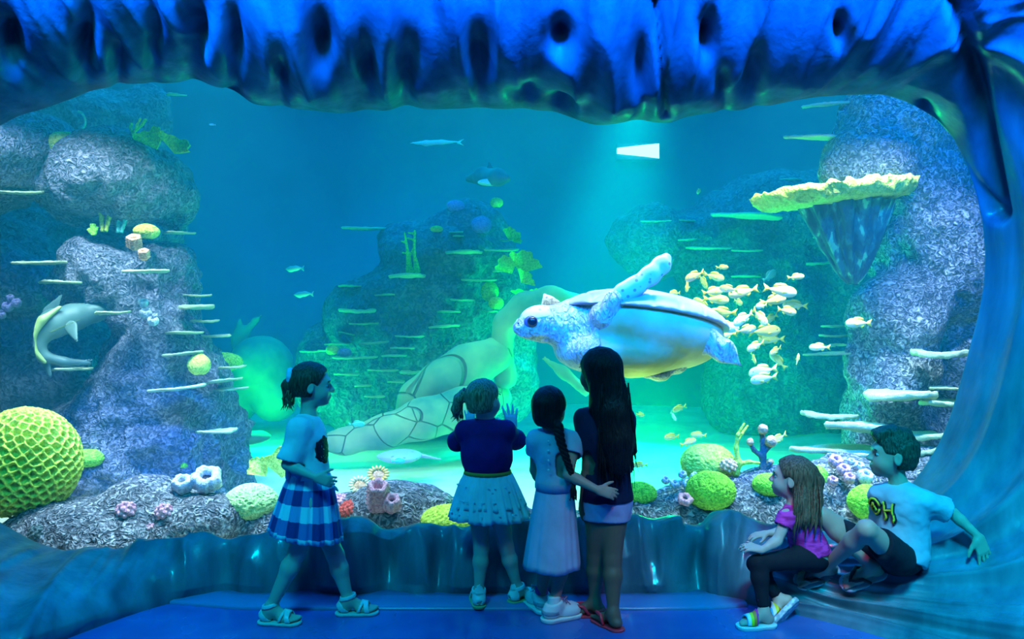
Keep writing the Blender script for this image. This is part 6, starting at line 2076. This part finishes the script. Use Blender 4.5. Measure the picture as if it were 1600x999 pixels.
# ---------------------------------------------------------------- seated girl in pink
def girl_seated():
    Y0 = 3.74
    w = lambda x, y, d=0: at(x, y, Y0 + d)
    J = dict(neck=w(1243, 790), chest=w(1250, 820), waist=w(1263, 850, .01), pelvis=w(1268, 868, .0), tf=(-.92, .2, .1), w=0.86,
             shL=w(1230, 808, -.085), elL=w(1214, 846, -.115), wrL=w(1191, 860, -.14),
             shR=w(1248, 802, .085), elR=w(1222, 832, .12), wrR=w(1199, 834, .12),
             hpL=w(1260, 872, -.05), knL=w(1184, 880, -.125), anL=G_(1194, 3.585, .070),
             hpR=w(1256, 870, .05), knR=w(1180, 882, -.02), anR=w(1217, 936, -.03),
             toeL=(-1, -.12, 0), toeR=(-.35, -.2, -.85), upR=nrm((-.80, .05, .42)), fs=0.93, lf=0.76, af=.92)
    J['upR'] = nrm((-.55, .62, .40)); J['toeR'] = np.array((-.75, -.30, -.62))
    J['head'] = Head(w(1236, 748), (-.90, .38, .10), .184)
    J['handL'] = ((-.9, .05, .2), (-.1, -.4, 1), (0.0, .9, .3), dict(sc_=.9, curl=.35))
    J['handR'] = ((-.95, -.1, -.1), (0, -.2, 1), (0, -.9, 0), dict(sc_=.9, curl=.3))
    root = empty('person', w(1268, 905), 'girl in a pink top sitting on the sculpted ledge, looking left', 'person')
    body(J, SKIN_FAIR, root)
    h = J['head']
    S = SDF(w(1165, 850, -.25), w(1320, 690, .25), .005)
    cap_hair(S, h, .011, (.046, .042), .55, -.055)
    q0 = w(1268, 735, -.01)
    S.cone(h.p(-.075, 0, .02), q0, .036, .022, .02)
    S.chain([q0, w(1275, 752, -.03), w(1272, 785, -.04), w(1264, 815, -.05), w(1256, 834, -.05)], [.026, .034, .038, .034, .012], .02, flat=((0, 1, 0), .8))
    S.chain([h.p(-.055, .035, -.03), w(1253, 785, -.085), w(1256, 812, -.10), w(1256, 826, -.10)], [.034, .034, .026, .010], .02)
    S.mesh('hair', HAIR_DARKBLOND, root, 1, hair_disp)
    rng_ = random.Random(9)
    ls = []
    for i in range(70):
        x0 = rng_.uniform(1240, 1282); y0 = rng_.uniform(755, 790)
        ls.append([w(x0, y0, -.085 if x0 < 1262 else -.06), w(x0 + rng_.uniform(-3, 3), y0 + 28, -.12), w(x0 - 4 + rng_.uniform(-5, 5), y0 + rng_.uniform(48, 66), -.115)])
    strands(root, 'hair_strands', HAIR_DARKBLOND, ls, .003)
    mb = MB()
    for i in range(5):
        mb.ball(w(1268, 728 + 5 * i, -.03), np.array([.012, .010, .008]), 8, 6)
    mb.build('hair_clip', mat('pale_clip', (.85, .75, .80), .4), root)
    pk = tex_mat('pink_top', [(0.42, (0.55, 0.02, 0.22)), (0.55, (0.90, 0.06, 0.45))], 14, 4, .85, .2, .2, .01, stretch=(1, 1, 3))
    def tf_(S):
        torso_shape(S, J, .012, .06)
        for sd in ('L', 'R'):
            S.cone(J['sh' + sd], J['sh' + sd] * .6 + J['el' + sd] * .4, .040, .043, .02)
        n = J['pelvis'] - J['waist']
        S.half(J['pelvis'] + n * .1, n)
        S.cone(J['neck'] - np.array([0, 0, .03]), J['neck'] + np.array([0, 0, .01]), .055, .044, .02)
        S.half(J['neck'] + np.array([0, 0, .016]), J['neck'] - J['chest'])
    garment(root, 'top', pk, [J['neck'], J['pelvis'], J['elL'], J['elR'], w(1200, 800), w(1320, 900)], tf_, fold=.006, subs=[(J['sh' + q] * .58 + J['el' + q] * .42, J['el' + q] - J['sh' + q], .050) for q in 'LR'])
    lg = cloth_mat('black_leggings', (0.012, 0.014, 0.022))
    def lf_(S):
        torso_shape(S, J, .009, .05)
        for sd in ('L', 'R'): leg_shape(S, J, sd, .007, J['lf'])
        S.half(J['waist'] * .6 + J['pelvis'] * .4, (.5, 0, .87))
        for sd in ('L', 'R'):
            d = nrm(J['an' + sd] - J['kn' + sd])
            # ankle cut: keep everything except a ball round the foot
            S.ell(J['an' + sd] + d * .045, np.ones(3) * .07, None, 0, 'sub')
    garment(root, 'leggings', lg, [J['waist'], J['knL'], J['knR'], J['anL'], J['anR'], J['hpL']], lf_, fold=.003, hollow=False)
    SOLE = mat('pale_slide_sole', (.80, .78, .82), .6)
    m = mat('rainbow_strap', (.9, .5, .1), .5); b = m.node_tree.nodes['Principled BSDF']
    tc = N(m, 'ShaderNodeTexCoord'); sp = N(m, 'ShaderNodeSeparateXYZ'); L(m, tc, 'Generated', sp, 0)
    r = ramp(m, [(0.0, (.05, .5, .9)), (.2, (.9, .85, .85)), (.4, (1, .75, .02)), (.6, (1, .25, .02)), (.8, (.95, .03, .35)), (.95, (.9, .02, .6))]); r.color_ramp.interpolation = 'CONSTANT'
    L(m, sp, 'X', r, 0); L(m, r, 0, b, 'Base Color')
    for sd in ('L', 'R'):
        up = J.get('up' + sd, Zu)
        sh = empty('slide', (0, 0, 0)); sh.parent = root; sh.location = V3(J['an' + sd] - np.array(root.location))
        so = sole_of(sh, 'sole', SOLE, J['an' + sd], J['toe' + sd], up, .95, .022, .006)
        strap_of(sh, 'strap', m, J['an' + sd], J['toe' + sd], up, .93, [('rainbow_band', (.070, -.03, 1, .1, .026))], .008)
        if sd == 'R':
            so.data.materials.clear(); so.data.materials.append(tex_mat('ribbed_sole', [(.4, (.45, .45, .52)), (.6, (.85, .84, .88))], 60, 1, .7, .3, .8, .01, kind='voronoi'))
girl_seated()

# ---------------------------------------------------------------- boy sitting on the ledge
def boy():
    Y0 = 3.66
    w = lambda x, y, d=0: at(x, y, Y0 + d)
    J = dict(neck=w(1404, 755), chest=w(1409, 796), waist=w(1411, 842, .02), pelvis=w(1402, 868, .0), tf=(-.86, -.50, .05), w=1.0,
             shL=w(1440, 783, -.07), elL=w(1489, 803, -.06), wrL=w(1528, 838, -.10),
             shR=w(1376, 775, .05), elR=w(1378, 828, .13), wrR=w(1405, 862, .16),
             hpL=w(1402, 872, -.10), knL=w(1354, 827, -.22), anL=w(1291, 886, .075),
             hpR=w(1388, 868, .04), knR=w(1284, 806, .04), anR=w(1362, 886, .0),
             toeL=(-1, .05, -.35), toeR=(-1, .1, -.38), fs=1.15, lf=.98, af=1.02)
    J['upL'] = nrm((-.25, -.72, .62)); J['upR'] = nrm((-.33, -.62, .71))
    J['head'] = Head(w(1394, 712), (-.96, .20, .06), .204)
    J['handL'] = ((.30, -.10, -1), (.15, -1, 0.15), (-1, -.15, -.2), dict(sc_=1.15, curl=.10, spread=.22))
    J['handR'] = ((.6, .2, -.7), (0, 1, .2), (1, 0, 0), dict(sc_=1.0, curl=.3))
    root = empty('person', w(1402, 900), 'boy in a pale printed tee reclining on the sculpted ledge', 'person')
    body(J, SKIN_TAN, root)
    h = J['head']
    S = SDF(h.c - .2, h.c + .2, .005)
    S.ell(h.p(-.014, 0, .028), h.r(.094, .074, .088), h.R, 0)
    S.ell(h.p(-.045, 0, -.01), h.r(.058, .062, .060), h.R, .02)
    for (x, z, r) in [(.060, .086, .030), (.035, .100, .032), (.0, .104, .034), (-.04, .096, .034), (.074, .068, .020)]:
        S.ell(h.p(x, 0, z), h.r(r, .05, r * .8), h.R, .015)
    S.half(h.p(.058, 0, .040), h.f - h.u * .75)
    S.half(h.p(.004, 0, -.03), h.f * 1.0 - h.u * .12) if False else None
    S.half(h.p(0, 0, -.055), -h.u)
    for y in (-1, 1):
        S.ell(h.p(.040, y * .075, -.030), h.r(.050, .035, .045), h.R, .01, 'sub')
    S.mesh('hair', HAIR_BROWN, root, 1, lambda v: .006 * fnoise(v * 55, 3))
    te = cloth_mat('pale_tee', (0.40, 0.43, 0.52))
    def tf_(S):
        torso_shape(S, J, .019, .07)
        S.cone(J['waist'], J['pelvis'] + np.array([.02, 0, 0]), .098, .10, .05)
        S.cone(J['shL'], J['shL'] * .22 + J['elL'] * .78, .050, .058, .03)
        S.cone(J['shR'], J['shR'] * .35 + J['elR'] * .65, .048, .055, .03)
        n = J['pelvis'] - J['waist']
        S.half(J['pelvis'] + np.array([0, 0, -.015]), (-.45, -.2, -1)); S.half(J['neck'] + np.array([0, 0, .012]), (-.3, 0, 1))
    garment(root, 'tee', te, [J['neck'], J['pelvis'], J['elL'], J['elR'], w(1330, 740), w(1500, 900)], tf_, fold=.010, ff=10, stretch=(1, 1, 1), subs=[(J['shL'] * .20 + J['elL'] * .80, J['elL'] - J['shL'], .075)])
    sh_ = cloth_mat('dark_shorts', (0.012, 0.014, 0.022))
    def sf_(S):
        torso_shape(S, J, .012, .05)
        for sd in ('L', 'R'):
            S.cone(J['hp' + sd], J['hp' + sd] * .36 + J['kn' + sd] * .64, .076, .066, .03)
        S.half(J['waist'] * .5 + J['pelvis'] * .5 , J['waist'] - J['pelvis'])
        S.half(J['hpL'] * .42 + J['knL'] * .58, np.array([-.75, -.4, .1]))
    garment(root, 'shorts', sh_, [J['waist'], J['knL'], J['hpL'], J['hpR'], w(1300, 800), w(1440, 900)], sf_, fold=.006, hollow=False)
    # yellow letters outlined in black on the chest of the tee: drawn as raised strokes that follow the cloth
    tn = nrm(J['tf']); lt = np.cross(Zu, tn); upv = nrm(np.cross(tn, lt))
    S = SDF(J['chest'] - .25, J['chest'] + .25, .006)
    torso_shape(S, J, .026, .07); S.cone(J['waist'], J['pelvis'] + np.array([.02, 0, 0]), .105, .107, .05)
    def on_cloth(a, b):
        p = J['chest'] + lt * a + upv * b
        for t in np.arange(.28, 0, -.003):
            q = p + tn * t
            i = tuple(np.round((q - S.lo) / S.h).astype(int))
            if all(0 <= i[k] < S.n[k] for k in range(3)) and S.d[i] < 0.0:
                return q
        return p + tn * .1
    YL = mat('print_yellow', (.85, .55, .02), .7); BK = mat('print_black', (.01, .01, .012), .7)
    L0 = .028
    strokes = [
        [(-.075 + .030 * math.cos(t), .005 + .036 * math.sin(t)) for t in np.linspace(0.2, 6.1, 22)],
        [(-.092, -.012), (-.080, .022), (-.066, -.012)],
        [(-.026, .034), (-.022, .0), (-.012, -.034), (-.020, -.046)], [(.018, .036), (.018, .0), (.026, -.036), (.020, -.052)], [(-.022, -.004), (.018, .004)],
    ]
    lo_ = empty('shirt_lettering', J['chest']); lo_.parent = root; lo_.location = V3(J['chest'] - np.array(root.location))
    mk, my = MB(), MB()
    for st in strokes:
        st = np.array(st); st = np.stack([np.interp(np.linspace(0, len(st) - 1, 26), range(len(st)), st[:, i]) for i in (0, 1)], 1)
        P3 = np.array([on_cloth(a, b) for a, b in st])
        mk.tube(P3 - tn * .001, [.0085] * len(P3), 8); my.tube(P3 + tn * .005, [.0050] * len(P3), 8)
    mk.build('letter_outline', BK, lo_); my.build('letter_fill', YL, lo_)
    SL = mat('grey_flip_flop', (.45, .50, .55), .6); ST = mat('dark_strap', (.02, .025, .03), .5)
    for sd in ('L', 'R'):
        flip_flop(root, J['an' + sd], J['toe' + sd], J['up' + sd], 1.15, SL, ST)
    d = nrm(J['elL'] - J['shL'])
    c = J['elL'] - d * .02
boy()
